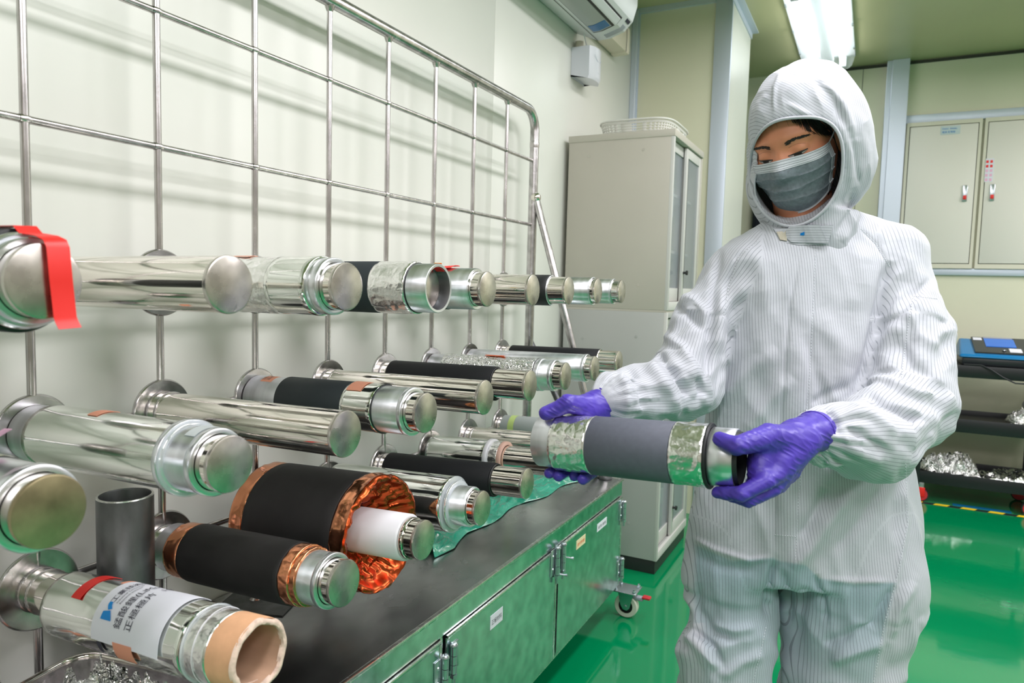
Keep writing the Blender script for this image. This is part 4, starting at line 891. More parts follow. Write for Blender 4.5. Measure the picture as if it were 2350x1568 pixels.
# ================================================================ THE PERSON (distance fields polygonised into continuous meshes)
AX = np.array([0.8912, 0.4536, 0.0]); BX = np.array([-0.4536, 0.8912, 0.0]); ORG = np.array([1.005, 0.880, 0.0])
def toL(p): d = np.asarray(p)-ORG; return np.array([d@AX, d@BX, d[2]])
def toW(v): v = np.atleast_2d(v); return ORG+v[:, :1]*AX+v[:, 1:2]*BX+v[:, 2:3]*np.array([0, 0, 1.0])
def P(x, y, d): return toL(K(x, y, d))
def px(r, d): return r*d/F
def d_cone(X, a, b, r1, r2):
    a = np.asarray(a); ab = np.asarray(b)-a; L = ab@ab+1e-12
    t = np.clip(((X-a)@ab)/L, 0, 1); return np.linalg.norm(X-a-t[..., None]*ab, axis=-1)-(r1+(r2-r1)*t)
def d_ell(X, c, r, R=None):
    q = X-np.asarray(c)
    if R is not None: q = q@np.asarray(R).T
    r = np.asarray(r); k0 = np.linalg.norm(q/r, axis=-1); k1 = np.linalg.norm(q/(r*r), axis=-1)+1e-9
    return k0*(k0-1)/k1
def smin(a, b, k):
    if k <= 0: return np.minimum(a, b)
    h = np.clip(0.5+0.5*(b-a)/k, 0, 1); return b+(a-b)*h-k*h*(1-h)
def smax(a, b, k): return -smin(-a, -b, k)
def d_stack(X, rows):
    """torso: rows of (z, u, v, hu, hv) interpolated over height"""
    rows = sorted(rows); z = np.array([r[0] for r in rows]); Z = np.clip(X[..., 2], z[0], z[-1])
    I = [np.interp(Z, z, [r[k] for r in rows]) for k in (1, 2, 3, 4)]
    q = np.sqrt(((X[..., 0]-I[0])/I[2])**2+((X[..., 1]-I[1])/I[3])**2)
    d = (q-1)*np.minimum(I[2], I[3]); dz = np.maximum(X[..., 2]-z[-1], z[0]-X[..., 2])
    return np.where(dz > 0, np.sqrt(np.maximum(d, 0)**2+np.maximum(dz, 0)**2)+np.minimum(d, 0)*0, d)
def surface_nets(fn, lo, hi, h):
    lo = np.asarray(lo, float); hi = np.asarray(hi, float); n = np.ceil((hi-lo)/h).astype(int)+1
    S = np.empty(n, np.float32); ys = lo[1]+h*np.arange(n[1]); zs = lo[2]+h*np.arange(n[2])
    YY, ZZ = np.meshgrid(ys, zs, indexing='ij')
    step = max(1, int(400000/(n[1]*n[2])))
    for i in range(0, n[0], step):
        xs = lo[0]+h*np.arange(i, min(n[0], i+step))
        X = np.empty((len(xs), n[1], n[2], 3), np.float32); X[..., 0] = xs[:, None, None]; X[..., 1] = YY; X[..., 2] = ZZ
        S[i:i+len(xs)] = fn(X)
    neg = S < 0; acc = np.zeros((*(n-1), 3)); cnt = np.zeros(n-1)
    for ax in range(3):
        sa = [slice(None)]*3; sb = [slice(None)]*3; sa[ax] = slice(0, -1); sb[ax] = slice(1, None)
        A = S[tuple(sa)]; B = S[tuple(sb)]; cr = neg[tuple(sa)] != neg[tuple(sb)]
        t = np.where(cr, A/np.where(A == B, 1, A-B), 0); idx = np.argwhere(cr); tv = t[cr]
        pos = idx.astype(float); pos[:, ax] += tv; o = [a for a in range(3) if a != ax]
        for da in (0, 1):
            for db in (0, 1):
                c = idx.copy(); c[:, o[0]] -= da; c[:, o[1]] -= db
                ok = (c >= 0).all(1) & (c < n-1).all(1); c = c[ok]
                np.add.at(acc, (c[:, 0], c[:, 1], c[:, 2]), pos[ok]); np.add.at(cnt, (c[:, 0], c[:, 1], c[:, 2]), 1)
    act = cnt > 0; ids = -np.ones(n-1, int); ids[act] = np.arange(act.sum()); V = acc[act]/cnt[act][:, None]*h+lo
    Fc = []
    for ax in range(3):
        sa = [slice(None)]*3; sb = [slice(None)]*3; sa[ax] = slice(0, -1); sb[ax] = slice(1, None)
        cr = neg[tuple(sa)] != neg[tuple(sb)]; idx = np.argwhere(cr); inside = neg[tuple(sa)][cr]; o = [(ax+1) % 3, (ax+2) % 3]
        ok = (idx[:, o[0]] > 0) & (idx[:, o[1]] > 0) & (idx[:, o[0]] < n[o[0]]-1) & (idx[:, o[1]] < n[o[1]]-1); idx = idx[ok]; inside = inside[ok]
        q = []
        for da, db in ((1, 1), (0, 1), (0, 0), (1, 0)):
            c = idx.copy(); c[:, o[0]] -= da; c[:, o[1]] -= db; q.append(ids[c[:, 0], c[:, 1], c[:, 2]])
        q = np.stack(q, 1); q[~inside] = q[~inside][:, ::-1]; Fc.append(q)
    return V, np.concatenate(Fc)
def fmesh(name, V, Fc, m, parent, attrs=None, subd=0):
    me = bpy.data.meshes.new(name); me.vertices.add(len(V)); me.vertices.foreach_set('co', np.asarray(V, np.float32).ravel())
    me.loops.add(Fc.size); me.loops.foreach_set('vertex_index', Fc.ravel().astype(np.int32)); me.polygons.add(len(Fc))
    me.polygons.foreach_set('loop_start', (np.arange(len(Fc))*4).astype(np.int32)); me.polygons.foreach_set('loop_total', np.full(len(Fc), 4, np.int32))
    me.update(calc_edges=True); me.validate(); me.shade_smooth(); me.materials.append(m)
    for k, a in (attrs or {}).items(): me.attributes.new(k, 'FLOAT', 'POINT').data.foreach_set('value', np.asarray(a, np.float32))
    o = bpy.data.objects.new(name, me); COL.objects.link(o)
    if parent: o.parent = parent
    return o
def smooth_verts(V, Fc, it=2, lam=0.5):
    E = np.concatenate([Fc[:, [0, 1]], Fc[:, [1, 2]], Fc[:, [2, 3]], Fc[:, [3, 0]]])
    i = np.concatenate([E[:, 0], E[:, 1]]); j = np.concatenate([E[:, 1], E[:, 0]]); n = len(V); c = np.maximum(np.bincount(i, minlength=n), 1)
    for _ in range(it):
        s = np.stack([np.bincount(i, V[j, k], minlength=n) for k in range(3)], 1); V = V+lam*(s/c[:, None]-V)
    return V
def vnormals(V, Fc):
    n = np.cross(V[Fc[:, 2]]-V[Fc[:, 0]], V[Fc[:, 3]]-V[Fc[:, 1]]); N = np.zeros_like(V)
    for k in range(4):
        for q in range(3): N[:, q] += np.bincount(Fc[:, k], n[:, q], minlength=len(V))
    return N/(np.linalg.norm(N, axis=1)[:, None]+1e-12)
def catmull(V, Fc):
    """one level of smooth subdivision of a closed quad mesh"""
    n = len(V); fp = V[Fc].mean(1); E = np.concatenate([Fc[:, [k, (k+1) % 4]] for k in range(4)]); Es = np.sort(E, 1)
    key = Es[:, 0].astype(np.int64)*n+Es[:, 1]; uq, inv = np.unique(key, return_inverse=True); m = len(uq)
    ea = (uq//n).astype(int); eb = (uq % n).astype(int); fidx = np.tile(np.arange(len(Fc)), 4)
    fs = np.zeros((m, 3)); fc = np.zeros(m); np.add.at(fs, inv, fp[fidx]); np.add.at(fc, inv, 1)
    mid = (V[ea]+V[eb])/2; ep = (mid+fs/fc[:, None])/2
    val = np.zeros(n); np.add.at(val, ea, 1); np.add.at(val, eb, 1)
    Fs = np.zeros_like(V); Fn = np.zeros(n)
    for k in range(4): np.add.at(Fs, Fc[:, k], fp); np.add.at(Fn, Fc[:, k], 1)
    Ms = np.zeros_like(V); np.add.at(Ms, ea, mid); np.add.at(Ms, eb, mid)
    v = val[:, None]; nv = (Fs/Fn[:, None]+2*Ms/v+(v-3)*V)/v
    ei = inv.reshape(4, -1); fi = n+m+np.arange(len(Fc)); out = [np.stack([Fc[:, k], n+ei[k], fi, n+ei[(k-1) % 4]], 1) for k in range(4)]
    return np.concatenate([nv, ep, fp]), np.concatenate(out)
def pix(Wp):
    c = (Wp-CAM)@RM.T; return np.stack([1175+F*c[:, 0]/c[:, 2], 784-F*c[:, 1]/c[:, 2]], 1), c[:, 2]

person = thing('person', 'person in a white striped hooded coverall, grey mask and violet gloves holding a roll', 'person', tuple(toW([[0.0, 0.0, 0.0]])[0]))
person.rotation_euler = (0, 0, 0)
PL = np.array(person.location)
def pm(V): return toW(V)-PL                       # local -> person's own coordinates

# ---- head frame ----
HC = P(1831, 330, 1.385); CL = toL(CAM)
def rotv(v, ax, a):
    ax = ax/np.linalg.norm(ax); return v*math.cos(a)+np.cross(ax, v)*math.sin(a)+ax*(ax@v)*(1-math.cos(a))
toc = CL-HC; toc[2] = 0; toc /= np.linalg.norm(toc)
hf = rotv(toc, np.array([0, 0, 1.0]), math.radians(-21))       # turned to the picture's left
hr = np.cross(np.array([0, 0, 1.0]), hf); hr = hr/np.linalg.norm(hr)
if hr[0] < 0: hr = -hr
hu = np.array([0, 0, 1.0])
pit = math.radians(19); hf, hu = hf*math.cos(pit)-hu*math.sin(pit), hu*math.cos(pit)+hf*math.sin(pit)
rol = math.radians(8); hr, hu = hr*math.cos(rol)+hu*math.sin(rol), hu*math.cos(rol)-hr*math.sin(rol)
HR = np.stack([hr, hf, hu])                        # local -> head coordinates (right, front, up)
def fromH(q): return HC+np.atleast_2d(q)@HR
def head_sdf(q):
    """q in head coordinates: x picture right, y face front, z up"""
    d = d_ell(q, (0, 0, 0.022), (0.0735, 0.094, 0.095))
    d = smin(d, d_ell(q, (0, 0.022, -0.045), (0.064, 0.072, 0.078)), 0.03)
    d = smin(d, d_ell(q, (0, 0.050, -0.092), (0.034, 0.034, 0.024)), 0.03)
    d = smin(d, d_cone(q, (0, 0.083, -0.002), (0, 0.104, -0.040), 0.009, 0.013), 0.016)
    for s in (-1, 1):
        d = smin(d, d_ell(q, (s*0.040, 0.055, -0.036), (0.026, 0.026, 0.024)), 0.022)
        d = smin(d, d_cone(q, (s*0.012, 0.086, 0.020), (s*0.046, 0.070, 0.021), 0.010, 0.010), 0.014)
        d = smax(d, -d_ell(q, (s*0.031, 0.104, -0.001), (0.019, 0.017, 0.011)), 0.014)
        d = smin(d, d_ell(q, (s*0.031, 0.0745, -0.003), (0.0165, 0.0135, 0.0125)), 0.004)
        d = smin(d, d_ell(q, (s*0.010, 0.098, -0.044), (0.008, 0.009, 0.007)), 0.006)
        d = smin(d, d_ell(q, (s*0.077, -0.010, -0.012), (0.008, 0.017, 0.030)), 0.006)
    d = smin(d, d_ell(q, (0, 0.088, -0.072), (0.022, 0.010, 0.008)), 0.010)
    return d
def face_y(x, z, off=0.0):
    """front surface of the face at (x, z)"""
    ys = np.linspace(0.13, 0.0, 131); q = np.stack([np.full(131, x), ys, np.full(131, z)], 1); s = head_sdf(q)
    k = np.argmax(s < off)
    if s[k] >= off: return 0.0
    if k == 0: return ys[0]
    t = (s[k-1]-off)/(s[k-1]-s[k]); return lerp(ys[k-1], ys[k], t)
# ---- body: one continuous skin surface (head, neck, trunk, arms, legs) ----
J = dict(neck0=P(1842, 545, 1.43), neck1=P(1838, 400, 1.41), shR=P(1705, 640, 1.41), shL=P(2048, 640, 1.38), elR=P(1572, 880, 1.33), elL=P(2085, 940, 1.27),
         wrR=P(1392, 925, 1.205), wrL=P(1868, 992, 1.095), hip=P(1850, 1190, 1.40), hipR=P(1690, 1230, 1.39), hipL=P(1945, 1230, 1.39), chest=P(1855, 760, 1.42))
foot = lambda u, v: np.array([u, v, 0.0])
uR = P(1662, 1560, 1.38)[0]; uL = P(1915, 1560, 1.37)[0]
AKR = np.array([uR-0.005, 0.02, 0.09]); AKL = np.array([uL+0.012, 0.01, 0.09]); KNR = P(1662, 1530, 1.36); KNL = P(1918, 1530, 1.35)
TOR = [(P(0, 560, 1.4)[2], P(1852, 560, 1.4)[0], 0.02, px(120, 1.4), 0.075)]
def torso_rows(shrink):
    R_ = []
    for (y, c, hw, hv, d) in ((540, 1858, 92, 0.078, 1.42), (565, 1860, 135, 0.090, 1.42), (600, 1858, 178, 0.100, 1.42), (680, 1845, 205, 0.120, 1.415), (800, 1828, 205, 0.132, 1.41), (950, 1830, 212, 0.132, 1.405),
                              (1060, 1846, 240, 0.136, 1.40), (1160, 1848, 256, 0.140, 1.395), (1260, 1845, 258, 0.142, 1.39), (1300, 1845, 256, 0.140, 1.39)):
        p = P(c, y, d); R_.append((p[2], p[0], p[1], px(hw, d)*shrink, hv*shrink))
    return R_
TR = torso_rows(1.0); TRs = torso_rows(0.78)
def body_sdf(X):
    q = (X-HC)@HR.T; d = head_sdf(q)
    d = smin(d, d_cone(X, J['neck1'], J['neck0'], 0.050, 0.056), 0.03)
    d = smin(d, d_stack(X, TRs), 0.03)
    for s, e, w_ in (('shR', 'elR', 'wrR'), ('shL', 'elL', 'wrL')):
        d = smin(d, d_cone(X, J[s], J[e], 0.036, 0.030), 0.03); d = smin(d, d_cone(X, J[e], J[w_], 0.030, 0.0245), 0.01)
    for h_, k, a in (('hipR', KNR, AKR), ('hipL', KNL, AKL)):
        d = smin(d, d_cone(X, J[h_], k, 0.062, 0.042), 0.03); d = smin(d, d_cone(X, k, a, 0.042, 0.030), 0.01)
    return d
def bust(X): return smax(body_sdf(X), P(0, 700, 1.4)[2]-X[..., 2], 0)
V1, F1 = surface_nets(lambda X: head_sdf((X-HC)@HR.T), HC-0.15, HC+0.15, 0.0022)
V2, F2 = surface_nets(body_sdf, (-0.44, -0.34, 0.03), (0.34, 0.22, HC[2]+0.02), 0.0085)
# join fine head into the coarse body as one mesh: drop the coarse head, keep the fine one down to the chin, both meet inside the neck
zc = V2[F2].mean(1); keep = np.linalg.norm((zc-HC), axis=1) > 0.118; F2 = F2[keep]
Vb = np.concatenate([smooth_verts(V1, F1, 1, 0.4), V2]); Fb = np.concatenate([F1, F2+len(V1)])
body = fmesh('body', pm(Vb), Fb, M['skin'], person)

# ---- the coverall ----
SR = [J['shR']+[-0.008, 0, 0.0], P(1612, 740, 1.375), J['elR'], P(1480, 905, 1.265), P(1415, 915, 1.215)]
SLv = [J['shL']+[0.004, 0, 0.0], P(2092, 760, 1.33), P(2090, 925, 1.27), P(2000, 1010, 1.18), P(1905, 1002, 1.12)]
rSR = [0.060, 0.054, 0.063, 0.052, 0.043]; rSL = [0.058, 0.066, 0.071, 0.068, 0.050]
legR = [J['hipR'], P(1676, 1330, 1.375), P(1680, 1420, 1.365), P(1663, 1500, 1.355), P(1662, 1568, 1.355)]; rLR = [px(104, 1.39), px(99, 1.375), px(92, 1.365), px(101, 1.355), px(99, 1.355)]
legL = [J['hipL'], P(1948, 1330, 1.37), P(1940, 1420, 1.36), P(1932, 1500, 1.345), P(1917, 1568, 1.34)]; rLL = [px(150, 1.39), px(152, 1.37), px(142, 1.36), px(118, 1.345), px(112, 1.34)]
legR += [np.array([uR, 0.0, 0.28]), AKR+[0, 0, 0.02]]; rLR += [0.080, 0.062]; legL += [np.array([uL+0.005, -0.005, 0.28]), AKL+[0, 0, 0.02]]; rLL += [0.085, 0.062]
def chain(X, pts, rs, k=0.02, flat=1.0):
    d = None
    for a, b, r1, r2 in zip(pts, pts[1:], rs, rs[1:]):
        e = d_cone(X, a, b, r1, r2); d = e if d is None else smin(d, e, k)
    return d
HO = P(1851, 338, 1.395)                         # hood centre
def hood_outer(X):
    d = d_ell(X, HO, (px(128, 1.395), 0.132, px(172, 1.395)))
    d = smin(d, d_ell(X, P(1852, 230, 1.405), (px(84, 1.4), 0.095, px(88, 1.4))), 0.02)
    d = smin(d, d_ell(X, P(1826, 424, 1.395), (px(102, 1.395), 0.120, px(100, 1.395))), 0.015)
    d = smin(d, d_ell(X, P(1902, 395, 1.41), (px(88, 1.4), 0.10, px(92, 1.4))), 0.03)
    d = smin(d, d_stack(X, [(P(0, 590, 1.4)[2], P(1870, 590, 1.41)[0], P(1870, 590, 1.41)[1], px(118, 1.4), 0.085), (P(0, 500, 1.4)[2], P(1868, 500, 1.40)[0], P(1868, 500, 1.40)[1], px(100, 1.4), 0.088),
                            (P(0, 440, 1.4)[2], P(1856, 440, 1.40)[0], P(1856, 440, 1.40)[1], px(105, 1.4), 0.095)]), 0.02)
    d = smin(d, d_ell((X-HC)@HR.T, (0.003, 0.0, 0.030), (0.0835, 0.110, 0.116)), 0.012)
    return d
# opening: a tunnel pointing from inside the head out through the face
OP = P(1824, 397, 1.30); od = CL-OP; od /= np.linalg.norm(od); orr = np.cross(od, [0, 0, 1.0]); orr /= np.linalg.norm(orr)
if orr[0] < 0: orr = -orr
ou = np.cross(orr, od); ou = ou if ou[2] > 0 else -ou
def opening(X):
    q = X-OP; a = q@orr; b = q@ou; c = q@od
    hw = px(99, 1.30); t = b/px(122, 1.30)
    # egg shape: wide and flat on top, narrowing to the chin
    n = np.where(t > 0, 2.9, 1.85); dd = (np.abs(a/hw)**n+np.abs(t)**n)**(1/n)-1
    d = dd*hw*0.8; return smax(d, -(c+0.055), 0.006)
def hood_sdf(X):
    d = hood_outer(X); cav = d_ell(X, HO+[-0.003, 0.0, -0.008], (px(128, 1.395)-0.0065, 0.124, px(172, 1.395)-0.004))
    cav = np.minimum(cav, d_ell((X-HC)@HR.T, (0.002, 0.0, 0.028), (0.0760, 0.1005, 0.104)))
    cav = np.minimum(cav, d_ell(X, P(1826, 420, 1.37), (px(99, 1.375)-0.010, 0.080, px(96, 1.375)-0.010)))
    cav = smin(cav, opening(X), 0.004)
    return smax(d, -cav, 0.003)
def coverall_sdf(X):
    d = d_stack(X, TR)
    d = smin(d, chain(X, legR, rLR), 0.02); d2 = chain(X, legL, rLL)
    d = smin(d, d2, 0.012)
    d = smin(d, d_cone(X, J['shR'], J['shL'], 0.070, 0.066), 0.05)
    d = smin(d, d_cone(X, P(1780, 575, 1.42), J['shR']+[0, 0, 0.008], 0.060, 0.056), 0.03)
    d = smin(d, d_cone(X, P(1930, 560, 1.41), P(2056, 583, 1.385), 0.062, 0.052), 0.03)
    d = smin(d, d_cone(X, P(2056, 583, 1.385), J['shL'], 0.052, 0.058), 0.02)
    d = smin(d, d_cone(X, P(1888, 528, 1.41), P(2050, 580, 1.39), 0.066, 0.050), 0.02); d = smin(d, d_cone(X, P(1850, 530, 1.42), P(1715, 610, 1.41), 0.058, 0.050), 0.02)
    d = smin(d, chain(X, SR, rSR), 0.018)
    d = smin(d, chain(X, SLv, rSL), 0.016)
    # gathered cuffs
    d = smin(d, d_cone(X, SR[-1], P(1388, 922, 1.20), 0.040, 0.029), 0.012); d = smin(d, d_cone(X, SLv[-1], P(1868, 995, 1.097), 0.048, 0.034), 0.014)
    d = smin(d, d_cone(X, AKR+[0, 0, -0.03], AKR+[-0.01, -0.13, -0.045], 0.050, 0.038), 0.03); d = smin(d, d_cone(X, AKL+[0, 0, -0.03], AKL+[0.02, -0.13, -0.045], 0.050, 0.038), 0.03)
    return smax(d, 0.004-X[..., 2], 0.01)
V, Fq = surface_nets(coverall_sdf, (-0.46, -0.38, -0.01), (0.36, 0.25, P(0, 420, 1.42)[2]+0.01), 0.0085)
V = smooth_verts(V, Fq, 2, 0.5); V, Fq = catmull(V, Fq); V, Fq = catmull(V, Fq)
def seg_dist(p, a, b):
    ab = b-a; t = np.clip(((p-a)@ab)/(ab@ab+1e-9), 0, 1); return np.linalg.norm(p-a-t[:, None]*ab, axis=1), t
def strokes(V, Fq, L, front=True):
    """folds pressed into or raised from the cloth along measured lines"""
    N = vnormals(V, Fq); p, dep = pix(toW(V)); tc = CL-V; tc /= np.linalg.norm(tc, axis=1)[:, None]; fr = np.clip((N*tc).sum(1)*2.5, 0, 1)
    disp = np.zeros(len(V))
    for pts, wd, amp, dr in L:
        pts = [np.array(q, float) for q in pts]; m = ((p > np.min(pts, 0)-wd*4) & (p < np.max(pts, 0)+wd*4)).all(1) & (dep > dr[0]) & (dep < dr[1])
        if not m.any(): continue
        q = p[m]; best = np.full(len(q), 1e9); tt = np.zeros(len(q)); n = len(pts)-1
        for k in range(n):
            d, t = seg_dist(q, pts[k], pts[k+1]); c = d < best; best[c] = d[c]; tt[c] = (k+t[c])/n
        e = np.exp(-(best/wd)**2)*np.clip(np.sin(PI*np.clip(tt, 0.03, 0.97))*1.8, 0, 1)
        disp[m] += amp*e*fr[m]
    return V+N*disp[:, None]
def part_of(V):
    dt = d_stack(V, TR); ds = [chain(V, SR, rSR, 0), chain(V, SLv, rSL, 0), chain(V, legR, rLR, 0), chain(V, legL, rLL, 0)]
    return np.argmin(np.stack([dt+0.006]+ds), 0)
pt = part_of(V)
def along(V, pts):
    best = np.full(len(V), 1e9); s = np.zeros(len(V)); ax = np.zeros((len(V), 3)); c0 = np.zeros((len(V), 3)); L0 = 0
    for a, b in zip(pts, pts[1:]):
        a = np.asarray(a); b = np.asarray(b); ab = b-a; L = np.linalg.norm(ab); t = np.clip(((V-a)@ab)/L**2, 0, 1); c = a+t[:, None]*ab; d = np.linalg.norm(V-c, axis=1)
        m = d < best; best[m] = d[m]; s[m] = L0+t[m]*L; ax[m] = ab/L; c0[m] = c[m]; L0 += L
    return s, ax, c0, best
# cloth relief: broad soft noise stretched along the body, finer creases on the sleeves
N = vnormals(V, Fq); amp = np.zeros(len(V)); stripe = V[:, 0].copy()
q = np.stack([V[:, 0]*16+V[:, 2]*4, V[:, 1]*16, V[:, 2]*5.5+V[:, 0]*3], 1)
amp += (vnoise(q, 1)-0.5)*0.012+(ridged(q*1.7+5, 2)-0.5)*0.0040
for idx, pts, in ((1, SR), (2, SLv)):
    s, ax, c0, rr = along(V, pts); m = pt == idx
    rad = V-c0; ref = np.cross(ax, np.array([0, 0, 1.0])); ref /= np.linalg.norm(ref, axis=1)[:, None]+1e-9; r2 = np.cross(ref, ax)
    ang = np.arctan2((rad*r2).sum(1), (rad*ref).sum(1)); tw = np.stack([s*17+ang*0.9, np.cos(ang)*1.5, np.sin(ang)*1.5], 1)
    amp[m] += ((ridged(tw, 4+idx)-0.5)*0.0075+(vnoise(tw*1.9, 9)-0.5)*0.005)[m]
    stripe[m] = (ang*0.052)[m]
    L = s.max(); g = m & (s > L-0.030); amp[g] += (0.0035*np.sin(ang*15)*np.clip((s-L+0.03)/0.03, 0, 1))[g]
for idx, pts in ((3, legR), (4, legL)):
    m = (pt == idx) & (V[:, 2] < P(0, 1300, 1.38)[2]); tw = np.stack([V[:, 0]*14+V[:, 2]*10, V[:, 1]*14, V[:, 2]*15-V[:, 0]*8], 1)
    amp[m] += ((ridged(tw, 14+idx)-0.5)*0.010)[m]
    f = m & (V[:, 2] < 0.16); amp[f] *= 0.3
def diffuse(a, Fq, it):
    E = np.concatenate([Fq[:, [0, 1]], Fq[:, [1, 2]], Fq[:, [2, 3]], Fq[:, [3, 0]]]); n = len(a); i = np.concatenate([E[:, 0], E[:, 1]]); j = np.concatenate([E[:, 1], E[:, 0]]); c = np.bincount(i, minlength=n)
    for _ in range(it): a = 0.3*a+0.7*np.bincount(i, a[j], minlength=n)/np.maximum(c, 1)
    return a
amp = diffuse(amp, Fq, 10)
V = V+N*amp[:, None]
A = (1.0, 2.0); AR = (1.0, 1.36)
ST = [
 # armpit and sleeve joins
 ([(1652, 560), (1640, 660), (1628, 800), (1622, 905)], 11, -0.011, A), ([(1640, 640), (1655, 720), (1650, 820)], 18, 0.006, A),
 ([(2046, 590), (2030, 650), (2008, 745), (1984, 850), (1962, 900)], 12, -0.014, A), ([(2070, 640), (2050, 760), (2020, 860)], 20, 0.009, A), ([(1985, 600), (1980, 740), (1950, 850)], 26, 0.006, A),
 # right sleeve
 ([(1530, 700), (1575, 715), (1620, 760)], 10, -0.011, A), ([(1545, 670), (1590, 690), (1635, 735)], 12, 0.008, A), ([(1515, 760), (1565, 800), (1610, 880)], 12, 0.009, A),
 ([(1500, 800), (1545, 850), (1590, 920)], 9, -0.014, A), ([(1480, 822), (1525, 880), (1560, 950)], 14, 0.010, A), ([(1440, 845), (1470, 890), (1480, 950)], 9, -0.007, A), ([(1420, 850), (1440, 895), (1440, 950)], 10, 0.006, A),
 ([(1600, 860), (1612, 900), (1600, 935)], 9, -0.012, A), ([(1560, 940), (1600, 930), (1620, 900)], 9, 0.010, A),
 # left sleeve
 ([(1985, 876), (2040, 880), (2100, 905), (2150, 915)], 13, 0.013, A), ([(1975, 905), (2030, 925), (2090, 955), (2125, 965)], 10, -0.014, A), ([(1940, 930), (2000, 955), (2060, 1000)], 14, 0.010, A),
 ([(1935, 975), (1990, 1005), (2040, 1040)], 9, -0.009, A), ([(1930, 1010), (1980, 1045), (2030, 1060)], 14, 0.008, A), ([(2060, 780), (2090, 840), (2140, 870)], 14, -0.007, A), ([(2080, 700), (2110, 770), (2155, 800)], 14, 0.007, A),
 ([(2140, 640), (2085, 690), (2040, 760)], 10, -0.007, A), ([(1955, 880), (1900, 905), (1860, 930)], 10, -0.006, A),
 ([(1890, 930), (1915, 960), (1925, 1000)], 7, -0.007, A), ([(1905, 1075), (1880, 1040), (1870, 1005)], 7, -0.008, A), ([(1945, 1080), (1905, 1045), (1875, 1010)], 6, -0.006, A), ([(1870, 940), (1885, 965), (1888, 990)], 5, -0.006, A),
 # trunk
 ([(1700, 1010), (1760, 930), (1822, 860)], 18, 0.008, A), ([(1650, 930), (1720, 850), (1790, 800)], 20, 0.006, A), ([(1690, 700), (1665, 800), (1640, 930)], 16, -0.006, A), ([(1740, 640), (1760, 720), (1740, 820)], 22, 0.005, A),
 ([(1640, 1000), (1690, 1040), (1760, 1060)], 16, -0.005, A), ([(1880, 700), (1925, 800), (1930, 900)], 24, 0.006, A), ([(1845, 760), (1870, 850), (1900, 930)], 14, -0.004, A),
 # placket
 ([(1838, 575), (1812, 700), (1800, 860), (1790, 1000), (1778, 1150), (1776, 1280)], 4.5, -0.0035, A), ([(1872, 570), (1866, 700), (1858, 860), (1846, 1000), (1832, 1150), (1825, 1285)], 4, -0.0022, A),
 ([(1855, 575), (1840, 700), (1830, 860), (1818, 1000), (1804, 1150), (1800, 1285)], 22, 0.0030, A),
 # hips and legs
 ([(1960, 1120), (1905, 1190), (1850, 1270), (1815, 1310)], 18, 0.010, A), ([(1900, 1120), (1870, 1180), (1835, 1240)], 12, -0.007, A), ([(2080, 1070), (2055, 1150), (2060, 1260)], 14, -0.007, A),
 ([(2030, 1100), (1980, 1190), (1900, 1280)], 14, -0.005, A), ([(1590, 1235), (1640, 1262), (1720, 1288), (1772, 1280)], 7, 0.005, A), ([(1600, 1270), (1650, 1300), (1740, 1310)], 12, -0.005, A),
 ([(1780, 1285), (1766, 1340), (1758, 1420)], 9, -0.012, A), ([(1790, 1300), (1810, 1370), (1808, 1440)], 10, -0.008, A),
 ([(1600, 1330), (1600, 1400), (1640, 1450), (1700, 1475)], 12, -0.009, A), ([(1572, 1450), (1610, 1490), (1650, 1540)], 14, 0.012, A), ([(1585, 1440), (1635, 1480), (1660, 1530)], 7, -0.010, A), ([(1620, 1430), (1680, 1450), (1740, 1440)], 12, 0.007, A),
 ([(1650, 1560), (1700, 1520), (1755, 1500)], 14, 0.008, A), ([(1870, 1315), (1890, 1380), (1898, 1430)], 8, -0.010, A), ([(1850, 1340), (1835, 1400), (1830, 1470)], 16, -0.007, A),
 ([(1900, 1520), (1960, 1495), (2030, 1470)], 15, 0.011, A), ([(1880, 1480), (1940, 1460), (2020, 1430)], 12, -0.008, A), ([(1895, 1330), (1960, 1335), (2045, 1335)], 7, 0.004, A),
 ([(2075, 1060), (2082, 1200), (2060, 1320), (2030, 1430), (2005, 1568)], 6, 0.0035, A), ([(2060, 1340), (2020, 1400), (2000, 1450)], 12, -0.009, A), ([(2100, 1330), (2060, 1400), (2040, 1470)], 13, 0.008, A),
 # shoulder seams and chest
 ([(1735, 555), (1690, 590), (1668, 660), (1655, 740)], 4, -0.003, A), ([(1975, 525), (2010, 560), (2040, 610)], 4, -0.003, A), ([(1700, 560), (1740, 600), (1790, 700)], 22, 0.004, A), ([(1990, 560), (1960, 640), (1950, 720)], 22, 0.004, A),
]
V = strokes(V, Fq, ST); V = smooth_verts(V, Fq, 3, 0.5)
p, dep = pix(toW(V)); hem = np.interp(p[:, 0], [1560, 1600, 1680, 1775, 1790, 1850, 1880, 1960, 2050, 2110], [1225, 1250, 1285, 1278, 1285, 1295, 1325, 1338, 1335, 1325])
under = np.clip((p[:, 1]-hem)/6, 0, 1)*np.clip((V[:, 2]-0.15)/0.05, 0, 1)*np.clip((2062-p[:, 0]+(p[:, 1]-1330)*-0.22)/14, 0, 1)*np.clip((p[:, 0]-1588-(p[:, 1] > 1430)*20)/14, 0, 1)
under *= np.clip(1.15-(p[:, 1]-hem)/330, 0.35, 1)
def stripe_on(s, Fq, p=None):
    s4 = s[Fq]; bad = (s4.max(1)-s4.min(1)) > 0.0045
    if p is not None: bad |= p[Fq].max(1) != p[Fq].min(1)
    o = np.ones(len(s)); o[Fq[bad].ravel()] = 0; return o
coverall = fmesh('coverall', pm(V), Fq, M['fabric'], person, dict(stripe=stripe, under=under*0.85, stripe_on=stripe_on(stripe, Fq, pt)))
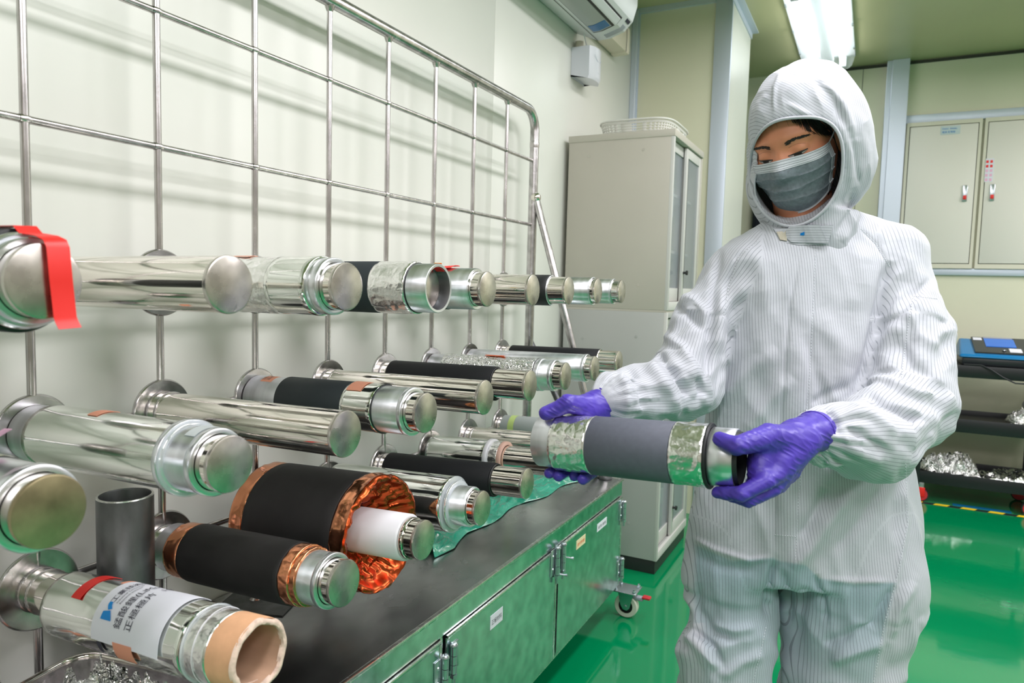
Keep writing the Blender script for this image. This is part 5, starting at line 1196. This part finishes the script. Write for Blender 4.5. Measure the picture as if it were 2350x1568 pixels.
# hood
Vh, Fh = surface_nets(hood_sdf, (HO[0]-0.16, HO[1]-0.18, P(0, 575, 1.4)[2]), (HO[0]+0.20, HO[1]+0.18, HO[2]+0.19), 0.0036)
Vh = smooth_verts(Vh, Fh, 2, 0.5); Vh, Fh = catmull(Vh, Fh); Nh = vnormals(Vh, Fh)
q = np.stack([Vh[:, 0]*20+Vh[:, 2]*9, Vh[:, 1]*20, Vh[:, 2]*11], 1); ph, dh = pix(toW(Vh))
rim = np.clip(np.abs(opening(Vh))/0.02, 0, 1); Vh = Vh+Nh*(((vnoise(q, 31)-0.5)*0.007+(ridged(q*1.6, 33)-0.5)*0.0028)*rim)[:, None]
SH = [([(1795, 160), (1778, 200), (1776, 262)], 5, 0.004, A), ([(1765, 215), (1745, 240), (1735, 290)], 9, 0.004, A), ([(1860, 175), (1910, 220), (1945, 300)], 8, -0.004, A), ([(1890, 190), (1935, 240), (1960, 320)], 12, 0.005, A),
      ([(1955, 320), (1965, 380), (1975, 430)], 6, -0.003, A), ([(1920, 270), (1950, 350), (1950, 440)], 10, 0.004, A), ([(1960, 440), (1950, 490), (1920, 540)], 8, -0.005, A), ([(1975, 480), (1955, 520), (1930, 560)], 9, 0.004, A), ([(1745, 500), (1755, 530), (1785, 555)], 8, -0.005, A),
      ([(1800, 235), (1850, 262), (1890, 285)], 7, 0.003, A)]
Vh = strokes(Vh, Fh, SH); ph, dh = pix(toW(Vh))
hst = np.where(ph[:, 1] > 470, Vh[:, 0], Vh[:, 0]*0.62+Vh[:, 2]*0.78)
low = ph[:, 0] > 1915; hst = np.where(low | (ph[:, 1] > 400), Vh[:, 0]*0.985+Vh[:, 2]*0.17, hst)
fmesh('hood', pm(Vh), Fh, M['fabric'], person, dict(stripe=hst, under=np.zeros(len(Vh)), stripe_on=stripe_on(hst, Fh)))
def surf_curve(pts, d0, sd, off):
    """points of a pixel line dropped onto a distance field from the camera"""
    out = []
    for x, y in pts:
        r = RM.T@np.array([(x-1175)/F, -(y-784)/F, 1.0]); ts = np.linspace(d0-0.25, d0+0.15, 400); W_ = CAM+ts[:, None]*r; L_ = (W_-ORG)@np.stack([AX, BX, [0, 0, 1]]).T
        s = sd(L_)-off; k = int(np.argmax(s < 0)) if (s < 0).any() else int(np.argmin(s)); out.append(L_[k])
    return out
def dens(pts, n):
    pts = np.array(pts, float); s = np.concatenate([[0], np.cumsum(np.linalg.norm(np.diff(pts, axis=0), axis=1))]); t = np.linspace(0, s[-1], n)
    return np.stack([np.interp(t, s, pts[:, 0]), np.interp(t, s, pts[:, 1])], 1)
# collar strap with its blunt tab
def strap(name, top, bot, off, m, thick=0.0022, d0=1.34, parent=person):
    sdc = lambda X: np.minimum(coverall_sdf(X), hood_outer(X)); n = 22; T_ = np.array(surf_curve(dens(top, n), d0, sdc, off)); B_ = np.array(surf_curve(dens(bot, n), d0, sdc, off))
    rows = [T_*(1-t)+B_*t for t in np.linspace(0, 1, 5)]; tc = CL-T_.mean(0); tc /= np.linalg.norm(tc)
    V = np.concatenate([r+tc*thick for r in rows]+rows); L = 5*n; Fc = []
    for i in range(4):
        for k in range(n-1): a = i*n+k; Fc += [(a, a+1, a+n+1, a+n), (L+a, L+a+n, L+a+n+1, L+a+1)]
    for k in range(n-1): Fc += [(k, L+k, L+k+1, k+1), (4*n+k, 4*n+k+1, L+4*n+k+1, L+4*n+k)]
    for i in range(4): Fc += [(i*n, (i+1)*n, L+(i+1)*n, L+i*n), (i*n+n-1, L+i*n+n-1, L+(i+1)*n+n-1, (i+1)*n+n-1)]
    o = mobj(name, pm(V), Fc, m, parent, 60)
    if m is M['fabric']: o.data.attributes.new('stripe_on', 'FLOAT', 'POINT').data.foreach_set('value', np.ones(len(V), np.float32)); o.data.attributes.new('stripe', 'FLOAT', 'POINT').data.foreach_set('value', np.asarray(V[:, 2], np.float32))
    return o
strap('collar_strap', [(1775, 524), (1830, 524), (1912, 516)], [(1792, 556), (1835, 563), (1900, 560)], 0.004, M['fabric'])
strap('strap_fastener', [(1782, 532), (1806, 530)], [(1790, 550), (1806, 553)], 0.0065, M['velcro'])
strap('strap_tab', [(1803, 530), (1812, 519), (1880, 515)], [(1803, 545), (1816, 556), (1900, 559)], 0.0075, M['fabric'])
lg = strap('blue_mark', [(1836, 536), (1846, 532)], [(1836, 541), (1846, 540)], 0.0105, M['blue_ink'], 0.0008)
strap('pen_loop', [(1960, 727), (2006, 726)], [(1961, 738), (2004, 738)], 0.001, M['fabric'], 0.003, 1.30)
# rolled hem of the hood opening
def rimr(a): n = 2.9 if math.sin(a) > 0 else 1.85; return (abs(math.cos(a))**n+abs(math.sin(a))**n)**(-1/n)
hm = [OP+orr*(px(99.5, 1.30)*rimr(a)*math.cos(a))+ou*(px(122, 1.30)*rimr(a)*math.sin(a)) for a in np.linspace(0, 2*PI, 100, endpoint=False)]
hp, _ = pix(toW(np.array(hm))); hs = surf_curve(hp, 1.33, lambda X: hood_outer(X)-0.001, 0)
hs = np.array(hs); 
for _ in range(4): hs = (np.roll(hs, 1, 0)+hs*2+np.roll(hs, -1, 0))/4
hmo = MB().tube([Vector(v) for v in pm(hs)], 0.0030, 8, True).build('hood_hem', M['fabric'], person, 60)
hmo.data.attributes.new('stripe', 'FLOAT', 'POINT').data.foreach_set('value', np.full(len(hmo.data.vertices), 0.002, np.float32))
# stitched seams on the cloth
def seam(name, pts, n, d0=1.32, r=0.0009, off=0.0):
    o = bpy.context.evaluated_depsgraph_get(); ev = coverall
    P3 = []
    bvh = seam.bvh
    for x, y in dens(pts, n):
        r_ = RM.T@np.array([(x-1175)/F, -(y-784)/F, 1.0]); hit = bvh.ray_cast(Vector(CAM-PL), Vector(r_).normalized())
        if hit[0] is not None: P3.append(hit[0]-Vector(r_).normalized()*off)
    if len(P3) < 3: return
    b = MB(); k = 0
    while k+1 < len(P3): b.tube([P3[k], P3[k+1]], r, 5); k += 2
    return b.build(name, M['mask_edge'], person, 60)
from mathutils.bvhtree import BVHTree
seam.bvh = BVHTree.FromPolygons([tuple(v) for v in pm(V).tolist()], Fq.tolist())
seam('placket_stitching', [(1872, 572), (1866, 700), (1858, 860), (1846, 1000), (1832, 1150), (1825, 1285)], 210)
seam('shoulder_stitching', [(1740, 553), (1695, 590), (1672, 660), (1660, 730)], 60); seam('shoulder_stitching', [(1975, 525), (2010, 560), (2042, 612)], 46)
seam('side_stitching', [(2078, 1065), (2083, 1200), (2060, 1320), (2030, 1430), (2005, 1566)], 150); seam('leg_stitching', [(1758, 1440), (1745, 1500), (1728, 1566)], 40)
seam('pocket_stitching', [(2095, 683), (2082, 760), (2068, 870), (2140, 905)], 90); seam('pocket_stitching', [(2098, 680), (2150, 686)], 22); seam('fly_stitching', [(1778, 1228), (1826, 1232)], 18)

# ---- face details ----
def hm_pts(L): return [Vector(v) for v in pm(fromH(np.array(L)))]
for s in (-1, 1):
    cx = s*0.031; lash = []; lo_ = []
    for k in range(15):
        u = k/14; x = cx+(u-0.5)*0.032; bow = 1-(2*u-1)**2; z = -0.0088-0.0022*bow*0.4+0.0018*(s*(u-0.5))*2; lash.append((x, face_y(x, z)+0.0006, z))
        z2_ = z-0.0006-0.0052*bow; lo_.append((x, face_y(x, z2_)+0.0003, z2_))
    n = 15; V_ = [(a, b+0.0002, c) for a, b, c in lash]+[(a, b+0.0002, c) for a, b, c in lo_]
    eye = mobj('eye', pm(fromH(np.array(V_))), [(k, k+1, n+k+1, n+k) for k in range(n-1)], M['eye_white'], person, 60)
    sm = eye.modifiers.new('s', 'SOLIDIFY'); sm.thickness = 0.0006
    ir = [(a, b+0.0009, c) for a, b, c in lash[4:11]]+[(a, b+0.0009, c) for a, b, c in [tuple(np.array(l)*0.9+np.array(h)*0.1) for l, h in zip(lo_[4:11], lash[4:11])]]
    mobj('iris', pm(fromH(np.array(ir))), [(k, k+1, 7+k+1, 7+k) for k in range(6)], M['hair'], eye, 60)
    MB().tube(hm_pts([(a, b+0.0006, c) for a, b, c in lash]), [0.0005+0.0013*math.sin(PI*(k+1)/16) for k in range(15)], 6).build('eyelashes', M['hair'], person, 60)
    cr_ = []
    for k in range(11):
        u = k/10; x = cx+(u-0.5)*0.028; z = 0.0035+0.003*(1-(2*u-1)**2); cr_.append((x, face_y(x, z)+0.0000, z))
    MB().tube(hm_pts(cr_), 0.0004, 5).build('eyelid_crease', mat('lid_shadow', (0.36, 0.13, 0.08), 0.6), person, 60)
    eb = MB(); rr = random.Random(5)
    for k in range(150):
        u = k/149; x = s*(0.014+0.037*u)+rr.uniform(-0.0008, 0.0008); z = 0.0110+0.0065*math.sin(u*2.0)+rr.uniform(-0.0032, 0.0032)*(1-0.6*u)
        dx = s*rr.uniform(0.003, 0.0065); dz = (0.0022 if u < 0.5 else -0.0012)+rr.uniform(-0.0008, 0.0008)
        p0 = (x, face_y(x, z)+0.0004, z); p1 = (x+dx, face_y(x+dx, z+dz)+0.0008, z+dz); eb.tube(hm_pts([p0, p1]), [0.00050, 0.00022], 4)
    eb.build('eyebrow', M['hair'], person, None)
# hair at the right temple and a few loose strands over the forehead
hb = MB(); rr = random.Random(8)
def hair_pt(x, z, l=0.0012): return (x, face_y(x, z)+l, z)
for k in range(150):
    u = rr.random(); x0 = 0.022+0.046*u; z0 = 0.078-0.036*u**1.6+rr.uniform(-0.004, 0.006); L = []
    for j in range(6):
        t_ = j/5; x = min(0.0725, x0+0.022*t_*(0.4+u)); z = z0-t_*(0.030+0.055*u); L.append(hair_pt(x, z, 0.002+0.002*rr.random()))
    hb.tube(hm_pts(L), [0.0006]*5+[0.0002], 4)
for k in range(16):
    x0 = rr.uniform(-0.034, 0.02); L = []
    for j in range(7):
        t_ = j/6; L.append(hair_pt(x0+0.024*t_*(1 if k % 3 else -0.7), 0.080-0.040*t_**0.9*(0.4+0.6*rr.random() if j == 6 else 0.7), 0.0015))
    hb.tube(hm_pts(L), [0.00028]*6+[0.0001], 4)
hb.build('hair', M['hair'], person, None)
# ---- mask: pleated sheet tented over nose and chin ----
def mask():
    nu, nv = 61, 49; R0 = np.zeros((nu, nv)); PH = np.linspace(-82, 72, nu); cy = 0.015
    ztop = lambda ph: -0.0165-0.010*np.exp(-(ph/24.0)**2)*-0.35+0.010*(abs(ph)/75)**2; zbot = lambda ph: -0.124+0.034*(abs(ph)/75)**2
    for i, ph in enumerate(PH):
        a = math.radians(ph)
        for j in range(nv):
            z = lerp(ztop(ph), zbot(ph), j/(nv-1)); rs = np.linspace(0.13, 0.02, 90); q = np.stack([rs*math.sin(a), cy+rs*math.cos(a), np.full(90, z)], 1); s = head_sdf(q)
            k = int(np.argmax(s < 0)) if (s < 0).any() else 89; R0[i, j] = rs[k]
    base = R0.copy(); Rm = R0.copy()
    for it in range(26):
        p_ = np.pad(Rm, 1, mode='edge'); bl = (p_[:-2, 1:-1]+p_[2:, 1:-1]+p_[1:-1, :-2]+p_[1:-1, 2:]+2*Rm)/6; Rm = np.maximum(bl, base+0.0025)
    G_ = np.zeros((nu, nv, 3)); 
    for i, ph in enumerate(PH):
        a = math.radians(ph)
        for j in range(nv):
            v = j/(nv-1); r = Rm[i, j]+0.0015
            for c_, sl in ((0.30, 0.0), (0.50, 0.05), (0.70, 0.10)):      # three pleats, each a step
                e = v-c_-sl*(ph/70)*0.9+0.02*math.sin(ph*0.07+c_*9); r += 0.0028*math.exp(-(e/0.05)**2)*(1 if e > 0 else 0.15)
            r += 0.0018*math.sin(ph*0.16+v*9)*v*(1-v)*2+0.0030*(vnoise(np.array([[ph*0.07, v*5, 2.0]]), 5)[0]-0.5)
            G_[i, j] = (r*math.sin(a), cy+r*math.cos(a), lerp(ztop(ph), zbot(ph), v))
    V = G_.reshape(-1, 3); In = V*1.0; In[:, 1] -= 0.0012; In[:, 0] *= 0.988
    idx = lambda i, j: i*nv+j; L = nu*nv; Fc = []
    for i in range(nu-1):
        for j in range(nv-1): Fc += [(idx(i, j), idx(i+1, j), idx(i+1, j+1), idx(i, j+1)), (L+idx(i, j), L+idx(i, j+1), L+idx(i+1, j+1), L+idx(i+1, j))]
    for i in range(nu-1):
        for j in (0, nv-1): Fc.append((idx(i, j), idx(i+1, j), L+idx(i+1, j), L+idx(i, j)))
    for j in range(nv-1):
        for i in (0, nu-1): Fc.append((idx(i, j), idx(i, j+1), L+idx(i, j+1), L+idx(i, j)))
    mk = mobj('face_mask', pm(fromH(np.concatenate([V, In]))), Fc, M['mask'], person, 60)
    def band(name, ii, jj, m, off, par):
        R_ = [[G_[int(i), int(j)]*1.0 for j in jj] for i in ii]; a = np.array(R_); c = np.array([0, cy, 0]); d = a-c; d[..., 2] = 0; d /= np.linalg.norm(d, axis=-1)[..., None]; a = a+d*off
        n1, n2 = a.shape[:2]; V = a.reshape(-1, 3); B = (a-d*off*0.9).reshape(-1, 3); Lb = n1*n2; Fc = []
        for i in range(n1-1):
            for j in range(n2-1): q = i*n2+j; Fc += [(q, q+n2, q+n2+1, q+1), (Lb+q, Lb+q+1, Lb+q+n2+1, Lb+q+n2)]
        for i in range(n1-1):
            for j in (0, n2-1): q = i*n2+j; Fc.append((q, q+n2, Lb+q+n2, Lb+q))
        for j in range(n2-1):
            for i in (0, n1-1): q = i*n2+j; Fc.append((q, q+1, Lb+q+1, Lb+q))
        return mobj(name, pm(fromH(np.concatenate([V, B]))), Fc, m, par, 60)
    band('top_band', range(nu), range(0, 9), M['mask_edge'], 0.0010, mk); band('side_band', range(nu-4, nu), range(0, nv), M['mask_edge'], 0.0014, mk); band('side_band', range(0, 3), range(0, nv), M['mask_edge'], 0.0014, mk)
    band('bottom_band', range(nu), range(nv-3, nv), M['mask_edge'], 0.0010, mk)
    st_ = MB()
    for j in (1.3, 3.6, 5.2, 7.0):
        j0 = int(j); fj = j-j0
        for i in range(0, nu-2):
            for h_ in (0, 0.5):
                a = lerp(G_[i, j0], G_[i, j0+1], fj)*(1-h_)+h_*lerp(G_[i+1, j0], G_[i+1, j0+1], fj); b_ = a*0.62+0.38*lerp(G_[i+1, j0], G_[i+1, j0+1], fj) if h_ == 0 else a*0.3+0.7*lerp(G_[i+1, j0], G_[i+1, j0+1], fj)
                o_ = np.array([a[0], a[1]-cy, 0]); o_ = o_/np.linalg.norm(o_)*0.0012; st_.tube(hm_pts([a+o_, b_+o_]), 0.00038, 4)
    st_.build('welded_dots', M['mask'], mk, None)
    sd_ = MB()
    for i in (nu-3.3, nu-2.2):
        i0 = int(i); fi = i-i0
        for j in range(0, nv-1):
            a = lerp(G_[i0, j], G_[i0+1, j], fi); b_ = a*0.5+0.5*lerp(G_[i0, j+1], G_[i0+1, j+1], fi); o_ = np.array([a[0], a[1]-cy, 0]); o_ = o_/np.linalg.norm(o_)*0.0016; sd_.tube(hm_pts([a+o_, b_+o_]), 0.0005, 4)
    sd_.build('welded_dots', M['mask'], mk, None)
    # small print on the picture-left cheek of the mask
    Vt, Ft = textmesh('Arios', 0.0085)
    if len(Vt):
        o_ = []
        for x, y, z in Vt:
            ph = np.interp(-52+x/0.09*57.3*0.9, PH, range(nu)); jj = 13-y/0.0022; i0 = int(np.clip(ph, 0, nu-2)); j0 = int(np.clip(jj, 0, nv-2)); a = lerp(lerp(G_[i0, j0], G_[i0+1, j0], ph-i0), lerp(G_[i0, j0+1], G_[i0+1, j0+1], ph-i0), jj-j0)
            d = np.array([a[0], a[1]-cy, 0]); o_.append(a+d/np.linalg.norm(d)*0.0012)
        mobj('print', pm(fromH(np.array(o_))), Ft, M['ink'], mk)
    e = G_[nu-1, 1]; e2 = G_[nu-1, nv-4]
    lp = [e+[0, 0.002, 0], (0.076, 0.030, 0.000), (0.081, 0.006, 0.020), (0.084, -0.018, 0.022), (0.085, -0.025, 0.0)]
    MB().tube(hm_pts(lp), 0.0012, 7).build('ear_loop', M['mask_edge'], mk, 60)
    return mk
mask()

# ---- the roll being held ----
RA = K(1243, 1011, 1.165); RB = K(1693, 1052, 1.01)
rx = RB-RA; RLn = float(np.linalg.norm(rx)); rx = rx/RLn; rz = np.array([0, 0, 1.0]); rz = rz-rx*(rz@rx); rz /= np.linalg.norm(rz); ry = np.cross(rz, rx)
hr_ = thing('film_roll', 'film roll held in both gloved hands, grey band between crumpled foil ends', 'roll', tuple(RA))
hr_.rotation_euler = Matrix((rx, ry, rz)).transposed().to_euler()
Lx = RLn; fx = lambda p_: (p_-1243)/450*Lx*(1+0.10*(1-(p_-1243)/450))
seg(hr_, 'core', M['alu'], 0.0, fx(1400), 0.0415, 0.038, r2=0.0415); seg(hr_, 'film', M['foil'], fx(1284), fx(1369), 0.0450, 0.0400, W(0.0012, 34, 26, 201), 0.004, 110)
seg(hr_, 'coating', M['grey'], fx(1369)+0.0005, fx(1555), 0.0462, 0.0400); seg(hr_, 'film', M['foil'], fx(1555)+0.0005, fx(1630), 0.0460, 0.0400, W(0.0016, 32, 28, 205), 0.004, 110)
seg(hr_, 'joint_line', M['rubber'], fx(1630), fx(1637), 0.0472, 0.0405, lambda x, a: 0.0012*math.cos(a*2)); seg(hr_, 'edge_line', M['edge_steel'], fx(1369)-0.0008, fx(1369)+0.0006, 0.0465, 0.043)
seg(hr_, 'core', M['alu'], fx(1637), fx(1693), 0.0422, 0.0385); seg(hr_, 'end_liner', M['rubber'], fx(1500), Lx+0.006, 0.0384, 0.0365)
def rollp(xf, ang, r):
    """point on the held roll: xf metres along, angle from the top towards the camera side, radius r; in local coordinates"""
    a = math.radians(ang); return toL(RA+rx*xf-ry*r*math.sin(a)+rz*r*math.cos(a))

# ---- gloved hands ----
def glove(fn, lo, hi, name, seed):
    V, Fq = surface_nets(fn, lo, hi, 0.0019); V = smooth_verts(V, Fq, 1, 0.5); V, Fq = catmull(V, Fq); N = vnormals(V, Fq)
    q = V*np.array([95, 95, 95.0]); q2 = np.stack([V[:, 0]*60+V[:, 2]*120, V[:, 1]*80, V[:, 2]*50-V[:, 0]*70], 1)
    V = V+N*((vnoise(q*0.6, seed)-0.5)*0.0012+(ridged(q2*np.array([1.4, 1, 0.5]), seed+2)-0.6)*0.0009)[:, None]
    return fmesh(name, pm(V), Fq, M['glove'], person)
def fch(X, pts, rs, k=0.003): return chain(X, pts, rs, k)
# left hand (picture right): clamps the end of the roll, thumb above, four fingers under it
wl_ = P(1872, 988, 1.098); RR = 0.0425
def r2(pxl, ang, extra): return rollp(fx(pxl), ang, RR+extra)
LH = {
 'thumb': ([P(1812, 1010, 1.045), P(1762, 1003, 1.003), r2(1708, 60, 0.012), r2(1668, 50, 0.0100)], [0.023, 0.0185, 0.0130, 0.0105]),
 'index': ([P(1790, 1075, 1.02), P(1758, 1104, 0.985), r2(1712, 140, 0.012), r2(1678, 150, 0.010), r2(1655, 158, 0.0095)], [0.019, 0.0125, 0.0108, 0.0098, 0.0088]),
 'middle': ([P(1795, 1085, 1.04), P(1772, 1120, 1.01), r2(1722, 165, 0.014), r2(1682, 175, 0.0105), r2(1662, 182, 0.0095)], [0.019, 0.0125, 0.0108, 0.0098, 0.0086]),
 'ring': ([P(1805, 1080, 1.06), P(1785, 1115, 1.04), r2(1730, 190, 0.013), r2(1694, 200, 0.010), r2(1676, 206, 0.0095)], [0.019, 0.012, 0.0104, 0.0094, 0.0082]),
 'little': ([P(1815, 1065, 1.08), P(1795, 1095, 1.06), r2(1738, 212, 0.012), r2(1712, 220, 0.010)], [0.018, 0.011, 0.0094, 0.0080]),
}
def left_glove(X):
    d = d_cone(X, wl_, P(1830, 1010, 1.06), 0.0300, 0.029)
    d = smin(d, d_cone(X, P(1830, 1010, 1.06), P(1778, 1060, 1.022), 0.030, 0.026), 0.012)
    d = smin(d, d_cone(X, P(1812, 1040, 1.05), P(1782, 1085, 1.030), 0.026, 0.020), 0.012)
    d = smin(d, d_cone(X, P(1748, 1022, 1.012), P(1742, 1092, 0.998), 0.0185, 0.017), 0.010)
    for nme, (pts, rs) in LH.items():
        pp_ = [P(1832, 1015, 1.062)]+pts; d = smin(d, fch(X, pp_, [0.022]+rs), 0.006 if nme != 'thumb' else 0.010)
    d = smin(d, d_cone(X, P(1868, 992, 1.096), P(1860, 994, 1.090), 0.0315, 0.0305), 0.003)
    # the open end of the roll is not filled by the palm
    q = X-toL(RB); L3 = np.array([toL(RA+v)-toL(RA) for v in (rx, ry, rz)]); qq = q@L3.T
    cyl = np.maximum(np.hypot(qq[..., 1], qq[..., 2])-0.0425, np.abs(qq[..., 0]+0.10)-0.108); return smax(d, -cyl, 0.002)
def bounds(D, extra, m=0.034):
    A_ = np.array([p for pts, rs in D.values() for p in pts]+extra); return A_.min(0)-m, A_.max(0)+m
glove(left_glove, *bounds(LH, [wl_]), 'left_glove', 301)
wr_ = P(1376, 930, 1.196)
def r1(pxl, ang, extra, R_=0.0425): return rollp(fx(pxl), ang, R_+extra)
RH = {
 'thumb': ([P(1338, 935, 1.165), r1(1310, 4, 0.020, 0.0455), r1(1286, 12, 0.0125), r1(1268, 22, 0.0110)], [0.0185, 0.0150, 0.0128, 0.0118]),
 'index': ([P(1345, 950, 1.20), r1(1300, 295, 0.012), r1(1278, 240, 0.011), r1(1268, 205, 0.0105), r1(1263, 176, 0.0095)], [0.018, 0.012, 0.0104, 0.0096, 0.0090]),
 'middle': ([P(1355, 955, 1.205), r1(1320, 290, 0.013, 0.0455), r1(1302, 240, 0.011, 0.0455), r1(1292, 205, 0.010, 0.0455), r1(1287, 172, 0.0095, 0.0455)], [0.018, 0.012, 0.0104, 0.0096, 0.0090]),
 'ring': ([P(1365, 955, 1.205), r1(1340, 290, 0.013, 0.0455), r1(1326, 240, 0.011, 0.0455), r1(1320, 205, 0.010, 0.0455), r1(1317, 186, 0.0092, 0.0455)], [0.018, 0.012, 0.0100, 0.0094, 0.0086]),
 'little': ([P(1375, 955, 1.205), r1(1362, 290, 0.012, 0.0455), r1(1354, 240, 0.010, 0.0455), r1(1349, 205, 0.010, 0.0455), r1(1346, 168, 0.0098, 0.0455)], [0.017, 0.011, 0.0098, 0.0094, 0.0088]),
}
def right_glove(X):
    d = d_cone(X, wr_, P(1346, 942, 1.18), 0.0285, 0.026)
    d = smin(d, d_cone(X, P(1356, 945, 1.195), P(1335, 985, 1.235), 0.026, 0.020), 0.012)
    for nme, (pts, rs) in RH.items(): d = smin(d, fch(X, [P(1362, 938, 1.19)]+pts, [0.021]+rs), 0.006 if nme != 'thumb' else 0.010)
    q = X-toL(RA); L3 = np.array([toL(RA+v)-toL(RA) for v in (rx, ry, rz)]); qq = q@L3.T; rad = np.where(qq[..., 0] < fx(1284), 0.0422, 0.0462)
    cyl = np.maximum(np.hypot(qq[..., 1], qq[..., 2])-rad, -qq[..., 0]); return smax(d, -cyl, 0.002)
glove(right_glove, *bounds(RH, [wr_, P(1335, 985, 1.235)]), 'right_glove', 311)
for nm, c, d_, r_ in (('left', P(1869, 991, 1.0965), P(1830, 1010, 1.06)-wl_, 0.0312), ('right', P(1379, 929, 1.198), P(1346, 942, 1.18)-wr_, 0.0287)):
    d_ = d_/np.linalg.norm(d_); u_ = np.cross(d_, [0, 0, 1.0]); u_ /= np.linalg.norm(u_); v_ = np.cross(d_, u_)
    MB().tube([Vector(v) for v in pm(np.array([c+u_*math.cos(a)*r_+v_*math.sin(a)*r_*1.02 for a in np.linspace(0, 2*PI, 40, endpoint=False)]))], 0.0016, 8, True).build('glove_cuff', M['glove'], person, 60)
